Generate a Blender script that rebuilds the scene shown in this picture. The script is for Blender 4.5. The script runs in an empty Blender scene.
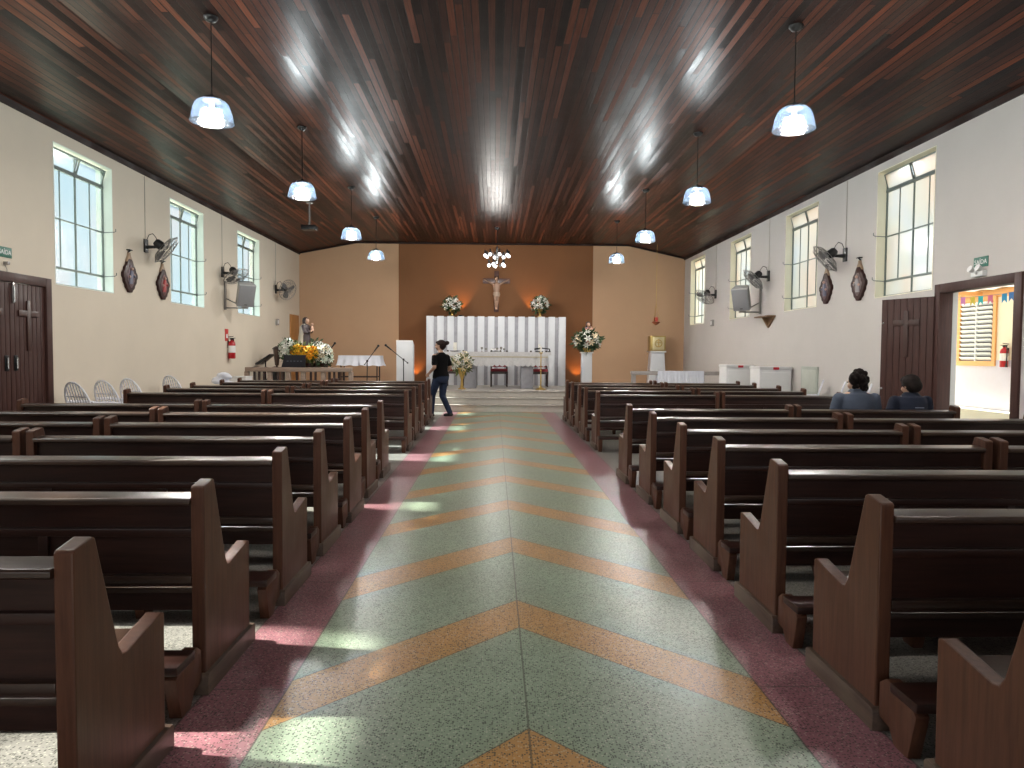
import bpy, bmesh, math, random
from mathutils import Vector, Matrix, Quaternion
random.seed(11)
R = math.radians
PI = math.pi
SC = bpy.context.scene
COL = SC.collection

# ------------------------------------------------------------------ camera
F_PX, EYE = 710.0, 1.42
def camera_matrix(vp=(494, 354), roll=0.4):
    r = R(roll)
    vx, vy = (vp[0] - 512) / F_PX, -(vp[1] - 384) / F_PX
    ax = math.cos(r) * vx - math.sin(r) * vy
    ay = math.sin(r) * vx + math.cos(r) * vy
    p = math.atan(ay)
    y = math.atan(-ax * math.cos(p))
    return Matrix.Rotation(-y, 3, 'Z') @ Matrix.Rotation(PI / 2 - p, 3, 'X') @ Matrix.Rotation(r, 3, 'Z')
CAMR = camera_matrix()
cd = bpy.data.cameras.new('camera')
cam = bpy.data.objects.new('camera', cd)
COL.objects.link(cam)
cam.matrix_world = Matrix.Translation((0, 0, EYE)) @ CAMR.to_4x4()
cd.sensor_width = 36
cd.lens = F_PX / 1024 * 36
cd.clip_start = 0.05
SC.camera = cam

# ------------------------------------------------------------------ view, world, sun, fill lights
vs = SC.view_settings
vs.view_transform = 'Standard'
vs.look = 'None'
vs.exposure = 0.33
vs.gamma = 1.0
vs.use_curve_mapping = False
SC.cycles.use_denoising = True
SC.cycles.max_bounces = 10
SC.cycles.diffuse_bounces = 6
SC.cycles.transparent_max_bounces = 16
SC.cycles.sample_clamp_indirect = 3.0
SC.cycles.caustics_reflective = False
SC.cycles.caustics_refractive = False

w = bpy.data.worlds.new('sky')
SC.world = w
w.use_nodes = True
bg = w.node_tree.nodes['Background']
bg.inputs[0].default_value = (0.80, 0.91, 1.0, 1)
bg.inputs[1].default_value = 1.5

def area_light(name, loc, rot, sx, sy, power, color):
    l = bpy.data.lights.new(name, 'AREA')
    l.shape = 'RECTANGLE'
    l.size, l.size_y, l.energy, l.color = sx, sy, power, color
    o = bpy.data.objects.new(name, l)
    COL.objects.link(o)
    o.location = loc
    o.rotation_euler = rot
    return o
SUN_DIR = Vector((1.0, -0.17, -0.74))
sl = bpy.data.lights.new('sun', 'SUN')
sl.energy = 58.0
sl.angle = R(1.2)
sl.color = (1.0, 0.93, 0.82)
so = bpy.data.objects.new('sun', sl)
COL.objects.link(so)
so.rotation_euler = SUN_DIR.to_track_quat('-Z', 'Y').to_euler()
so.location = (-20, 5, 14)
# added fill lights at assumed openings in the unseen wall behind the visitor
area_light('entrance_daylight', (0.15, -5.35, 1.6), (R(90), 0, 0), 3.3, 2.9, 60, (1.0, 0.97, 0.93))
area_light('gallery_window_daylight', (-4.0, -5.35, 3.4), (R(90), 0, 0), 1.8, 1.6, 25, (1.0, 0.97, 0.93))
# added fill lights outside three unseen near windows of the left wall
for wy in (0.18, 3.78, 7.38):
    area_light('window_daylight', (-6.55, wy, 3.5), (0, R(-80), 0), 1.9, 1.5, 330, (1.0, 0.98, 0.95))
area_light('gallery_window_daylight', (4.0, -5.35, 3.4), (R(90), 0, 0), 1.8, 1.6, 25, (1.0, 0.97, 0.93))  # second high fill light added at the unseen rear wall

# ------------------------------------------------------------------ pixel helpers (a point on a real plane)
def ray(x, y):
    return CAMR @ Vector(((x - 512) / F_PX, -(y - 384) / F_PX, -1.0))
EYEV = Vector((0, 0, EYE))
def at_y(x, y, Y):
    d = ray(x, y); return EYEV + d * (Y / d.y)
def at_x(x, y, X):
    d = ray(x, y); return EYEV + d * (X / d.x)
def at_z(x, y, Z):
    d = ray(x, y); return EYEV + d * ((Z - EYE) / d.z)

# ------------------------------------------------------------------ materials
MATS = {}
def new_mat(name):
    m = bpy.data.materials.new(name)
    m.use_nodes = True
    nt = m.node_tree
    return m, nt, nt.nodes['Principled BSDF']
def N(nt, typ, **kw):
    n = nt.nodes.new(typ)
    for k, v in kw.items():
        if k.startswith('i_'):
            key = k[2:]
            n.inputs[int(key) if key.isdigit() else key].default_value = v
        else:
            setattr(n, k, v)
    return n
def math_n(nt, op, a, b=None, c=None):
    n = nt.nodes.new('ShaderNodeMath'); n.operation = op
    for i, v in enumerate((a, b, c)):
        if v is None: continue
        if isinstance(v, (int, float)): n.inputs[i].default_value = v
        else: nt.links.new(v, n.inputs[i])
    return n.outputs[0]
def mix_n(nt, fac, a, b):
    n = nt.nodes.new('ShaderNodeMix'); n.data_type = 'RGBA'
    for s, v in ((n.inputs[0], fac), (n.inputs[6], a), (n.inputs[7], b)):
        if isinstance(v, (int, float)): s.default_value = v
        elif isinstance(v, tuple): s.default_value = v if len(v) == 4 else (*v, 1)
        else: nt.links.new(v, s)
    return n.outputs[2]
def coords(nt, kind='Object', scale=(1, 1, 1)):
    tc = nt.nodes.new('ShaderNodeTexCoord')
    mp = nt.nodes.new('ShaderNodeMapping')
    mp.inputs['Scale'].default_value = scale
    nt.links.new(tc.outputs[kind], mp.inputs[0])
    return mp.outputs[0]
def mat(name, col, rough=0.5, metal=0.0, var=0.12, scale=6.0, spec=0.5, bump=0.0, coat=0.0):
    if name in MATS: return MATS[name]
    m, nt, b = new_mat(name)
    v = coords(nt)
    nz = N(nt, 'ShaderNodeTexNoise', i_Scale=scale, i_Detail=4.0)
    nt.links.new(v, nz.inputs['Vector'])
    lo = tuple(max(0, c * (1 - var)) for c in col); hi = tuple(min(1, c * (1 + var)) for c in col)
    nt.links.new(mix_n(nt, nz.outputs[0], lo, hi), b.inputs['Base Color'])
    b.inputs['Roughness'].default_value = rough
    b.inputs['Metallic'].default_value = metal
    b.inputs['Specular IOR Level'].default_value = spec
    b.inputs['Coat Weight'].default_value = coat
    if bump:
        bp = N(nt, 'ShaderNodeBump', i_Strength=bump, i_Distance=0.01)
        n2 = N(nt, 'ShaderNodeTexNoise', i_Scale=scale * 8)
        nt.links.new(v, n2.inputs['Vector'])
        nt.links.new(n2.outputs[0], bp.inputs['Height'])
        nt.links.new(bp.outputs[0], b.inputs['Normal'])
    MATS[name] = m
    return m
def emit_mat(name, col, strength):
    if name in MATS: return MATS[name]
    m, nt, b = new_mat(name)
    b.inputs['Base Color'].default_value = (*col, 1)
    b.inputs['Emission Color'].default_value = (*col, 1)
    b.inputs['Emission Strength'].default_value = strength
    MATS[name] = m
    return m
def wood(name, dark, light, axis=0, rough=0.3, stretch=14.0, scale=3.0, coat=0.3, wear=None, spec=0.5):
    if name in MATS: return MATS[name]
    m, nt, b = new_mat(name)
    s = [stretch] * 3; s[axis] = 1.0
    tc = nt.nodes.new('ShaderNodeTexCoord')
    oi = nt.nodes.new('ShaderNodeObjectInfo')
    ad = N(nt, 'ShaderNodeVectorMath', operation='ADD')
    sc = N(nt, 'ShaderNodeVectorMath', operation='SCALE', i_Scale=13.7)
    cmb = nt.nodes.new('ShaderNodeCombineXYZ')
    for i in range(3): nt.links.new(oi.outputs['Random'], cmb.inputs[i])
    nt.links.new(cmb.outputs[0], sc.inputs[0])
    nt.links.new(tc.outputs['Object'], ad.inputs[0]); nt.links.new(sc.outputs[0], ad.inputs[1])
    mp = nt.nodes.new('ShaderNodeMapping'); mp.inputs['Scale'].default_value = s
    nt.links.new(ad.outputs[0], mp.inputs[0])
    nz = N(nt, 'ShaderNodeTexNoise', i_Scale=scale, i_Detail=6.0, i_Roughness=0.65)
    nt.links.new(mp.outputs[0], nz.inputs['Vector'])
    rmp = nt.nodes.new('ShaderNodeValToRGB')
    rmp.color_ramp.elements[0].position, rmp.color_ramp.elements[1].position = 0.3, 0.72
    rmp.color_ramp.elements[0].color = (*dark, 1); rmp.color_ramp.elements[1].color = (*light, 1)
    nt.links.new(nz.outputs[0], rmp.inputs[0])
    c = rmp.outputs[0]
    n3 = N(nt, 'ShaderNodeTexNoise', i_Scale=2.2, i_Detail=5.0)
    nt.links.new(ad.outputs[0], n3.inputs['Vector'])
    if wear:
        f = N(nt, 'ShaderNodeMapRange', i_1=0.45, i_2=0.72, i_3=0.0, i_4=0.75)
        nt.links.new(n3.outputs[0], f.inputs[0])
        c = mix_n(nt, f.outputs[0], c, wear)
    nt.links.new(c, b.inputs['Base Color'])
    rr = N(nt, 'ShaderNodeMapRange', i_1=0.3, i_2=0.7, i_3=max(0.285, rough * 0.75), i_4=max(0.32, rough * 1.35))
    nt.links.new(n3.outputs[0], rr.inputs[0])
    nt.links.new(rr.outputs[0], b.inputs['Roughness'])
    b.inputs['Specular IOR Level'].default_value = spec
    b.inputs['Coat Weight'].default_value = coat
    b.inputs['Coat Roughness'].default_value = 0.25
    bp = N(nt, 'ShaderNodeBump', i_Strength=0.12, i_Distance=0.004)
    nt.links.new(nz.outputs[0], bp.inputs['Height'])
    nt.links.new(bp.outputs[0], b.inputs['Normal'])
    MATS[name] = m
    return m

def terrazzo_floor():
    m, nt, b = new_mat('terrazzo_floor')
    L = nt.links.new
    tc = nt.nodes.new('ShaderNodeTexCoord')
    sp = nt.nodes.new('ShaderNodeSeparateXYZ'); L(tc.outputs['Object'], sp.inputs[0])
    x = math_n(nt, 'SUBTRACT', sp.outputs[0], 0.14)
    ax = math_n(nt, 'ABSOLUTE', x)
    v = math_n(nt, 'ADD', sp.outputs[1], ax)
    u = math_n(nt, 'DIVIDE', math_n(nt, 'SUBTRACT', v, 3.633 - 14.1), 1.41)
    fr = math_n(nt, 'FRACT', u)
    band = math_n(nt, 'LESS_THAN', fr, 0.293)
    grn, org = (0.205, 0.262, 0.190), (0.37, 0.20, 0.068)
    red, gry = (0.25, 0.11, 0.13), (0.20, 0.19, 0.175)
    c = mix_n(nt, band, grn, org)
    c = mix_n(nt, math_n(nt, 'GREATER_THAN', ax, 1.005), c, red)
    c = mix_n(nt, math_n(nt, 'GREATER_THAN', ax, 1.34), c, gry)
    # patches of wear
    nz = N(nt, 'ShaderNodeTexNoise', i_Scale=1.3, i_Detail=6.0, i_Roughness=0.6); L(tc.outputs['Object'], nz.inputs['Vector'])
    k = N(nt, 'ShaderNodeMapRange', i_1=0.25, i_2=0.75, i_3=0.80, i_4=1.18); L(nz.outputs[0], k.inputs[0])
    sc = N(nt, 'ShaderNodeVectorMath', operation='SCALE'); L(c, sc.inputs[0]); L(k.outputs[0], sc.inputs['Scale'])
    c = sc.outputs[0]
    # stone chips
    vo = N(nt, 'ShaderNodeTexVoronoi', i_Scale=112.0); L(tc.outputs['Object'], vo.inputs['Vector'])
    cs = nt.nodes.new('ShaderNodeSeparateColor'); L(vo.outputs['Color'], cs.inputs[0])
    dot = N(nt, 'ShaderNodeMapRange', i_1=0.38, i_2=0.52, i_3=1.0, i_4=0.0); L(vo.outputs['Distance'], dot.inputs[0])
    c = mix_n(nt, math_n(nt, 'MULTIPLY', math_n(nt, 'MULTIPLY', math_n(nt, 'LESS_THAN', cs.outputs[0], 0.46), dot.outputs[0]), 0.85), c, (0.03, 0.03, 0.026))
    c = mix_n(nt, math_n(nt, 'MULTIPLY', math_n(nt, 'MULTIPLY', math_n(nt, 'GREATER_THAN', cs.outputs[0], 0.80), dot.outputs[0]), 0.4), c, (0.50, 0.48, 0.40))
    # joint strips
    def near(val, t, wd): return math_n(nt, 'LESS_THAN', math_n(nt, 'ABSOLUTE', math_n(nt, 'SUBTRACT', val, t)), wd)
    ln = near(ax, 0.0, 0.004)
    for t in (1.005, 1.34): ln = math_n(nt, 'MAXIMUM', ln, near(ax, t, 0.004))
    inz = math_n(nt, 'LESS_THAN', ax, 1.005)
    be = math_n(nt, 'MAXIMUM', near(fr, 0.003, 0.003), near(fr, 0.293, 0.003))
    ln = math_n(nt, 'MAXIMUM', ln, math_n(nt, 'MULTIPLY', be, inz))
    fy = math_n(nt, 'FRACT', math_n(nt, 'DIVIDE', math_n(nt, 'ADD', sp.outputs[1], 20.3), 1.41))
    ln = math_n(nt, 'MAXIMUM', ln, math_n(nt, 'MULTIPLY', near(fy, 0.5, 0.0025), math_n(nt, 'GREATER_THAN', ax, 1.005)))
    c = mix_n(nt, math_n(nt, 'MULTIPLY', ln, 0.7), c, (0.05, 0.045, 0.035))
    L(c, b.inputs['Base Color'])
    rr = N(nt, 'ShaderNodeMapRange', i_1=0.3, i_2=0.7, i_3=0.285, i_4=0.35); L(nz.outputs[0], rr.inputs[0])
    L(rr.outputs[0], b.inputs['Roughness'])
    b.inputs['Specular IOR Level'].default_value = 0.26
    bp = N(nt, 'ShaderNodeBump', i_Strength=0.05, i_Distance=0.01)
    n2 = N(nt, 'ShaderNodeTexNoise', i_Scale=5.0, i_Detail=3.0); L(tc.outputs['Object'], n2.inputs['Vector'])
    L(n2.outputs[0], bp.inputs['Height']); L(bp.outputs[0], b.inputs['Normal'])
    return m

def plank_ceiling():
    m, nt, b = new_mat('ceiling_planks')
    L = nt.links.new
    tc = nt.nodes.new('ShaderNodeTexCoord')
    sp = nt.nodes.new('ShaderNodeSeparateXYZ'); L(tc.outputs['Object'], sp.inputs[0])
    W = 0.085
    xs = math_n(nt, 'DIVIDE', sp.outputs[0], W)
    idx = math_n(nt, 'FLOOR', xs); fx = math_n(nt, 'FRACT', xs)
    wn = N(nt, 'ShaderNodeTexWhiteNoise', noise_dimensions='1D'); L(idx, wn.inputs['W'])
    ys = math_n(nt, 'ADD', math_n(nt, 'DIVIDE', sp.outputs[1], 3.4), math_n(nt, 'MULTIPLY', wn.outputs[0], 7.0))
    seg = math_n(nt, 'FLOOR', ys); fy = math_n(nt, 'FRACT', ys)
    cb = nt.nodes.new('ShaderNodeCombineXYZ'); L(idx, cb.inputs[0]); L(seg, cb.inputs[1])
    w2 = N(nt, 'ShaderNodeTexWhiteNoise', noise_dimensions='2D'); L(cb.outputs[0], w2.inputs['Vector'])
    rp = nt.nodes.new('ShaderNodeValToRGB')
    e = rp.color_ramp.elements
    e[0].position = 0.0; e[0].color = (0.009, 0.006, 0.006, 1)
    e[1].position = 1.0; e[1].color = (0.135, 0.040, 0.021, 1)
    for p, c in ((0.35, (0.028, 0.012, 0.010, 1)), (0.60, (0.060, 0.021, 0.014, 1)), (0.85, (0.085, 0.027, 0.016, 1))):
        q = e.new(p); q.color = c
    L(w2.outputs[0], rp.inputs[0])
    mp = nt.nodes.new('ShaderNodeMapping'); mp.inputs['Scale'].default_value = (30, 1.2, 1); L(tc.outputs['Object'], mp.inputs[0])
    nz = N(nt, 'ShaderNodeTexNoise', i_Scale=2.0, i_Detail=6.0); L(mp.outputs[0], nz.inputs['Vector'])
    k = N(nt, 'ShaderNodeMapRange', i_1=0.25, i_2=0.75, i_3=0.6, i_4=1.4); L(nz.outputs[0], k.inputs[0])
    sc = N(nt, 'ShaderNodeVectorMath', operation='SCALE'); L(rp.outputs[0], sc.inputs[0]); L(k.outputs[0], sc.inputs['Scale'])
    gx = math_n(nt, 'LESS_THAN', math_n(nt, 'MINIMUM', fx, math_n(nt, 'SUBTRACT', 1.0, fx)), 0.085)
    gy = math_n(nt, 'LESS_THAN', fy, 0.003)
    g = math_n(nt, 'MAXIMUM', gx, gy)
    L(mix_n(nt, g, sc.outputs[0], (0.008, 0.005, 0.005)), b.inputs['Base Color'])
    wr = N(nt, 'ShaderNodeMapRange', i_3=0.285, i_4=0.37); L(w2.outputs[0], wr.inputs[0])
    L(wr.outputs[0], b.inputs['Roughness'])
    b.inputs['Specular IOR Level'].default_value = 0.08
    h = math_n(nt, 'SUBTRACT', math_n(nt, 'MULTIPLY', nz.outputs[0], 0.25), g)
    n4 = N(nt, 'ShaderNodeTexNoise', i_Scale=1.6, i_Detail=2.0); L(tc.outputs['Object'], n4.inputs['Vector'])
    h = math_n(nt, 'ADD', h, math_n(nt, 'MULTIPLY', n4.outputs[0], 2.0))
    h = math_n(nt, 'ADD', h, math_n(nt, 'MULTIPLY', math_n(nt, 'MULTIPLY', fx, math_n(nt, 'SUBTRACT', w2.outputs[0], 0.5)), 2.2))
    bp = N(nt, 'ShaderNodeBump', i_Strength=0.35, i_Distance=0.012); L(h, bp.inputs['Height'])
    L(bp.outputs[0], b.inputs['Normal'])
    return m

def wall_paint(name, col, stain=0.10):
    m, nt, b = new_mat(name)
    L = nt.links.new
    v = coords(nt)
    n1 = N(nt, 'ShaderNodeTexNoise', i_Scale=0.8, i_Detail=7.0, i_Roughness=0.65); L(v, n1.inputs['Vector'])
    lo = tuple(c * (1 - stain) for c in col); hi = tuple(min(1, c * (1 + stain * 0.7)) for c in col)
    L(mix_n(nt, n1.outputs[0], lo, hi), b.inputs['Base Color'])
    b.inputs['Roughness'].default_value = 0.75
    b.inputs['Specular IOR Level'].default_value = 0.25
    n2 = N(nt, 'ShaderNodeTexNoise', i_Scale=60.0, i_Detail=3.0); L(v, n2.inputs['Vector'])
    bp = N(nt, 'ShaderNodeBump', i_Strength=0.10, i_Distance=0.004); L(n2.outputs[0], bp.inputs['Height'])
    L(bp.outputs[0], b.inputs['Normal'])
    return m

def window_glass(name, tints, clear=0.30, through=None):
    """rippled, half clear glass: part of the light is scattered, part passes straight through"""
    m, nt, b = new_mat(name)
    L = nt.links.new
    nt.nodes.remove(b)
    out = nt.nodes['Material Output']
    v = coords(nt, 'Object', (1, 1.0, 0.55))
    nz = N(nt, 'ShaderNodeTexNoise', i_Scale=1.1, i_Detail=2.0); L(v, nz.inputs['Vector'])
    rp = nt.nodes.new('ShaderNodeValToRGB')
    e = rp.color_ramp.elements
    e[0].position, e[1].position = 0.3, 0.7
    e[0].color, e[1].color = (*tints[0], 1), (*tints[2], 1)
    q = e.new(0.5); q.color = (*tints[1], 1)
    L(nz.outputs[0], rp.inputs[0])
    tl = nt.nodes.new('ShaderNodeBsdfTranslucent'); L(rp.outputs[0], tl.inputs[0])
    tp = nt.nodes.new('ShaderNodeBsdfTransparent')
    if through: tp.inputs[0].default_value = (*through, 1)
    else: L(rp.outputs[0], tp.inputs[0])
    gl = nt.nodes.new('ShaderNodeBsdfGlossy'); gl.inputs['Roughness'].default_value = 0.15
    m1 = nt.nodes.new('ShaderNodeMixShader'); m1.inputs[0].default_value = clear
    L(tl.outputs[0], m1.inputs[1]); L(tp.outputs[0], m1.inputs[2])
    m2 = nt.nodes.new('ShaderNodeMixShader'); m2.inputs[0].default_value = 0.05
    L(m1.outputs[0], m2.inputs[1]); L(gl.outputs[0], m2.inputs[2])
    L(m2.outputs[0], out.inputs[0])
    return m

def shade_mat():
    m, nt, b = new_mat('lamp_shade_acrylic')
    L = nt.links.new
    nt.nodes.remove(b)
    out = nt.nodes['Material Output']
    tl = nt.nodes.new('ShaderNodeBsdfTranslucent'); tl.inputs[0].default_value = (0.022, 0.031, 0.044, 1)
    df = nt.nodes.new('ShaderNodeBsdfDiffuse'); df.inputs[0].default_value = (0.012, 0.017, 0.025, 1)
    tp = nt.nodes.new('ShaderNodeBsdfTransparent'); tp.inputs[0].default_value = (0.88, 0.95, 1.0, 1)
    gl = nt.nodes.new('ShaderNodeBsdfGlossy'); gl.inputs['Roughness'].default_value = 0.2
    def mx(f, a, c):
        q = nt.nodes.new('ShaderNodeMixShader'); q.inputs[0].default_value = f
        L(a.outputs[0], q.inputs[1]); L(c.outputs[0], q.inputs[2]); return q
    q = mx(0.4, tl, df); q = mx(0.66, q, tp); q = mx(0.05, q, gl)
    L(q.outputs[0], out.inputs[0])
    return m

M_FLOOR = terrazzo_floor()
M_CEIL = plank_ceiling()
M_WALL_L = wall_paint('paint_cream', (0.70, 0.625, 0.52))
M_WALL_R = wall_paint('paint_pale_grey', (0.60, 0.565, 0.54))  # right wall, greyer than the left
M_WALL_B = wall_paint('paint_tan', (0.56, 0.36, 0.225))
M_WALL_C = wall_paint('paint_brown', (0.215, 0.095, 0.04), 0.14)
M_REVEAL_L = mat('reveal_paint_aqua', (0.80, 0.86, 0.82), 0.6, var=0.05)  # lightened and tinted towards aqua for the sky light
M_REVEAL_R = mat('reveal_paint_cream', (0.90, 0.87, 0.70), 0.6, var=0.05)  # lightened and tinted towards cream for the sky light
M_GLASS_L = window_glass('rippled_glass_bluish', ((0.030, 0.041, 0.045), (0.039, 0.043, 0.042), (0.052, 0.041, 0.035)), 0.66, (0.80, 0.88, 0.91))
M_GLASS_O = window_glass('clear_glass', ((0.8, 0.8, 0.8), (0.8, 0.8, 0.8), (0.8, 0.8, 0.8)), 1.0, (0.55, 0.57, 0.57))
M_GLASS_R = window_glass('rippled_glass_white', ((0.76, 0.80, 0.84), (0.80, 0.80, 0.76), (0.84, 0.76, 0.70)))
M_IRON = mat('iron_grey_paint', (0.16, 0.19, 0.18), 0.5, 0.3)
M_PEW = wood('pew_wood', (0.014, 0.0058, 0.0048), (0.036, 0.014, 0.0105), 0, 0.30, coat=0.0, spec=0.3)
M_PEW_LIT = wood('pew_end_wood', (0.052, 0.020, 0.012), (0.100, 0.042, 0.025), 2, 0.40, coat=0.0, spec=0.25)  # same wood as the backs, lightened for the light on the ends
M_LEDGE = wood('pew_ledge_wood', (0.016, 0.008, 0.006), (0.045, 0.023, 0.016), 0, 0.24, coat=0.15, spec=0.45, wear=(0.075, 0.045, 0.03))
M_PLINTH = wood('pew_plinth_wood', (0.035, 0.019, 0.014), (0.09, 0.055, 0.038), 1, 0.5, coat=0.0, wear=(0.15, 0.11, 0.08))
M_DOOR = wood('door_wood', (0.040, 0.016, 0.013), (0.070, 0.028, 0.022), 2, 0.5, coat=0.0, spec=0.3)
M_BLACK = mat('black_plastic', (0.012, 0.012, 0.013), 0.35)
M_BLACKM = mat('black_metal', (0.02, 0.02, 0.022), 0.35, 0.6)
M_CHROME = mat('bright_metal', (0.6, 0.6, 0.6), 0.22, 1.0, var=0.03)
M_WHITE = mat('white_paint', (0.80, 0.80, 0.80), 0.45, var=0.04)
M_GOLD = mat('brass', (0.62, 0.42, 0.14), 0.28, 0.9)
M_SHADE = shade_mat()
def bulb_mat():
    m, nt, b = new_mat('bulb_glow')
    nt.nodes.remove(b)
    e = N(nt, 'ShaderNodeEmission', i_Color=(0.93, 0.97, 1.0, 1), i_Strength=5.0)
    t = nt.nodes.new('ShaderNodeBsdfTransparent')
    a = nt.nodes.new('ShaderNodeAddShader')
    nt.links.new(e.outputs[0], a.inputs[0]); nt.links.new(t.outputs[0], a.inputs[1])
    nt.links.new(a.outputs[0], nt.nodes['Material Output'].inputs[0])
    return m
M_BULB = bulb_mat()

# ------------------------------------------------------------------ mesh builder
class MB:
    def __init__(s): s.bm = bmesh.new()
    def _app(s, tmp, mtx=None):
        if mtx is not None: bmesh.ops.transform(tmp, matrix=mtx, verts=tmp.verts)
        me = bpy.data.meshes.new('tmp'); tmp.to_mesh(me); tmp.free()
        s.bm.from_mesh(me); bpy.data.meshes.remove(me)
        return s
    def box(s, x0, x1, y0, y1, z0, z1, bev=0.0, mtx=None):
        t = bmesh.new()
        bmesh.ops.create_cube(t, size=1)
        bmesh.ops.scale(t, vec=(abs(x1 - x0), abs(y1 - y0), abs(z1 - z0)), verts=t.verts)
        bmesh.ops.translate(t, vec=((x0 + x1) / 2, (y0 + y1) / 2, (z0 + z1) / 2), verts=t.verts)
        if bev: bmesh.ops.bevel(t, geom=t.edges[:], offset=bev, segments=2, affect='EDGES', profile=0.6)
        return s._app(t, mtx)
    def prism(s, poly, axis, a, b, bev=0.0, mtx=None):
        """poly of 2d points swept from a to b along axis (0: poly=(y,z), 1: poly=(x,z), 2: poly=(x,y))"""
        t = bmesh.new()
        def P(p, k):
            if axis == 0: return (k, p[0], p[1])
            if axis == 1: return (p[0], k, p[1])
            return (p[0], p[1], k)
        va = [t.verts.new(P(p, a)) for p in poly]; vb = [t.verts.new(P(p, b)) for p in poly]
        t.faces.new(va); t.faces.new(vb[::-1])
        n = len(poly)
        for i in range(n): t.faces.new((va[i], vb[i], vb[(i + 1) % n], va[(i + 1) % n]))
        bmesh.ops.recalc_face_normals(t, faces=t.faces)
        if bev: bmesh.ops.bevel(t, geom=t.edges[:], offset=bev, segments=2, affect='EDGES', profile=0.6, clamp_overlap=True)
        return s._app(t, mtx)
    def tube(s, p, q, r, r2=None, n=10, cap=True):
        p, q = Vector(p), Vector(q); d = q - p
        if d.length < 1e-6: return s
        t = bmesh.new()
        bmesh.ops.create_cone(t, cap_ends=cap, segments=n, radius1=r, radius2=r if r2 is None else r2, depth=d.length)
        return s._app(t, Matrix.Translation((p + q) / 2) @ d.to_track_quat('Z', 'Y').to_matrix().to_4x4())
    def path(s, pts, r, n=8):
        for a, b in zip(pts, pts[1:]): s.tube(a, b, r, n=n)
        for a in pts[1:-1]: s.sph(a, r, n=n)
        return s
    def sph(s, c, r, n=12, sc=(1, 1, 1)):
        t = bmesh.new()
        bmesh.ops.create_uvsphere(t, u_segments=n, v_segments=max(6, n // 2 + 2), radius=r)
        return s._app(t, Matrix.Translation(Vector(c)) @ Matrix.Diagonal((*sc, 1)))
    def lathe(s, prof, c=(0, 0, 0), n=24, mtx=None, close=False):
        t = bmesh.new(); rings = []
        for r, z in prof:
            if r < 1e-5: rings.append([t.verts.new((0, 0, z))])
            else: rings.append([t.verts.new((r * math.cos(2 * PI * i / n), r * math.sin(2 * PI * i / n), z)) for i in range(n)])
        for a, b in zip(rings, rings[1:]):
            for i in range(n):
                j = (i + 1) % n
                if len(a) == 1 and len(b) == 1: continue
                if len(a) == 1: t.faces.new((a[0], b[i], b[j]))
                elif len(b) == 1: t.faces.new((a[i], b[0], a[j]))
                else: t.faces.new((a[i], b[i], b[j], a[j]))
        bmesh.ops.recalc_face_normals(t, faces=t.faces)
        m = Matrix.Translation(Vector(c))
        return s._app(t, m if mtx is None else m @ mtx)
    def torus(s, c, Rr, r, mtx=None, n=28, k=6):
        t = bmesh.new(); rings = []
        for i in range(n):
            a = 2 * PI * i / n
            rings.append([t.verts.new(((Rr + r * math.cos(2 * PI * j / k)) * math.cos(a), (Rr + r * math.cos(2 * PI * j / k)) * math.sin(a), r * math.sin(2 * PI * j / k))) for j in range(k)])
        for i in range(n):
            a, b = rings[i], rings[(i + 1) % n]
            for j in range(k): t.faces.new((a[j], b[j], b[(j + 1) % k], a[(j + 1) % k]))
        m = Matrix.Translation(Vector(c))
        return s._app(t, m if mtx is None else m @ mtx)
    def loft(s, secs, n=16, cap=True):
        """secs: (centre, rx, ry) ellipses, each in the plane z = centre.z"""
        t = bmesh.new(); rings = []
        for c, rx, ry in secs:
            rings.append([t.verts.new((c[0] + rx * math.cos(2 * PI * i / n), c[1] + ry * math.sin(2 * PI * i / n), c[2])) for i in range(n)])
        for a, b in zip(rings, rings[1:]):
            for i in range(n): t.faces.new((a[i], a[(i + 1) % n], b[(i + 1) % n], b[i]))
        if cap: t.faces.new(rings[0][::-1]); t.faces.new(rings[-1])
        bmesh.ops.recalc_face_normals(t, faces=t.faces)
        return s._app(t)
    def capsule(s, p, q, r, r2=None, n=12):
        r2 = r if r2 is None else r2
        s.tube(p, q, r, r2, n); s.sph(p, r, n); s.sph(q, r2, n); return s
    def faces(s, vs_, fs):
        t = bmesh.new(); v = [t.verts.new(p) for p in vs_]
        for f in fs: t.faces.new([v[i] for i in f])
        return s._app(t)
    def mesh(s, name, m, smooth=38):
        me = bpy.data.meshes.new(name); s.bm.to_mesh(me); s.bm.free()
        me.materials.append(m)
        if smooth:
            me.shade_smooth(); me.set_sharp_from_angle(angle=R(smooth))
        return me
    def build(s, name, m, parent=None, label=None, smooth=38):
        return link(name, s.mesh(name, m, smooth), parent, label)

def link(name, me, parent=None, label=None, loc=None):
    o = bpy.data.objects.new(name, me); COL.objects.link(o)
    if parent is not None: o.parent = parent
    if label: o['label'] = label
    if loc is not None: o.location = loc
    return o
def tag(o, label, cat, group=None):
    o['label'] = label; o['category'] = cat
    if group: o['group'] = group
    return o
def thing(name, label, cat, loc=(0, 0, 0), rotz=0.0, group=None):
    o = bpy.data.objects.new(name, None); COL.objects.link(o)
    o.empty_display_size = 0.1
    o.location = loc; o.rotation_euler = (0, 0, rotz)
    return tag(o, label, cat, group)
def struct(o): o['kind'] = 'structure'; return o
def copy_thing(root, loc, rotz, label, group=None):
    r = root.copy(); COL.objects.link(r); r.location = loc; r.rotation_euler = (0, 0, rotz)
    r['label'] = label
    if group: r['group'] = group
    for ch in list(root.children):
        c = ch.copy(); COL.objects.link(c); c.parent = r
        for g in list(ch.children):
            d = g.copy(); COL.objects.link(d); d.parent = c
    return r
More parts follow.
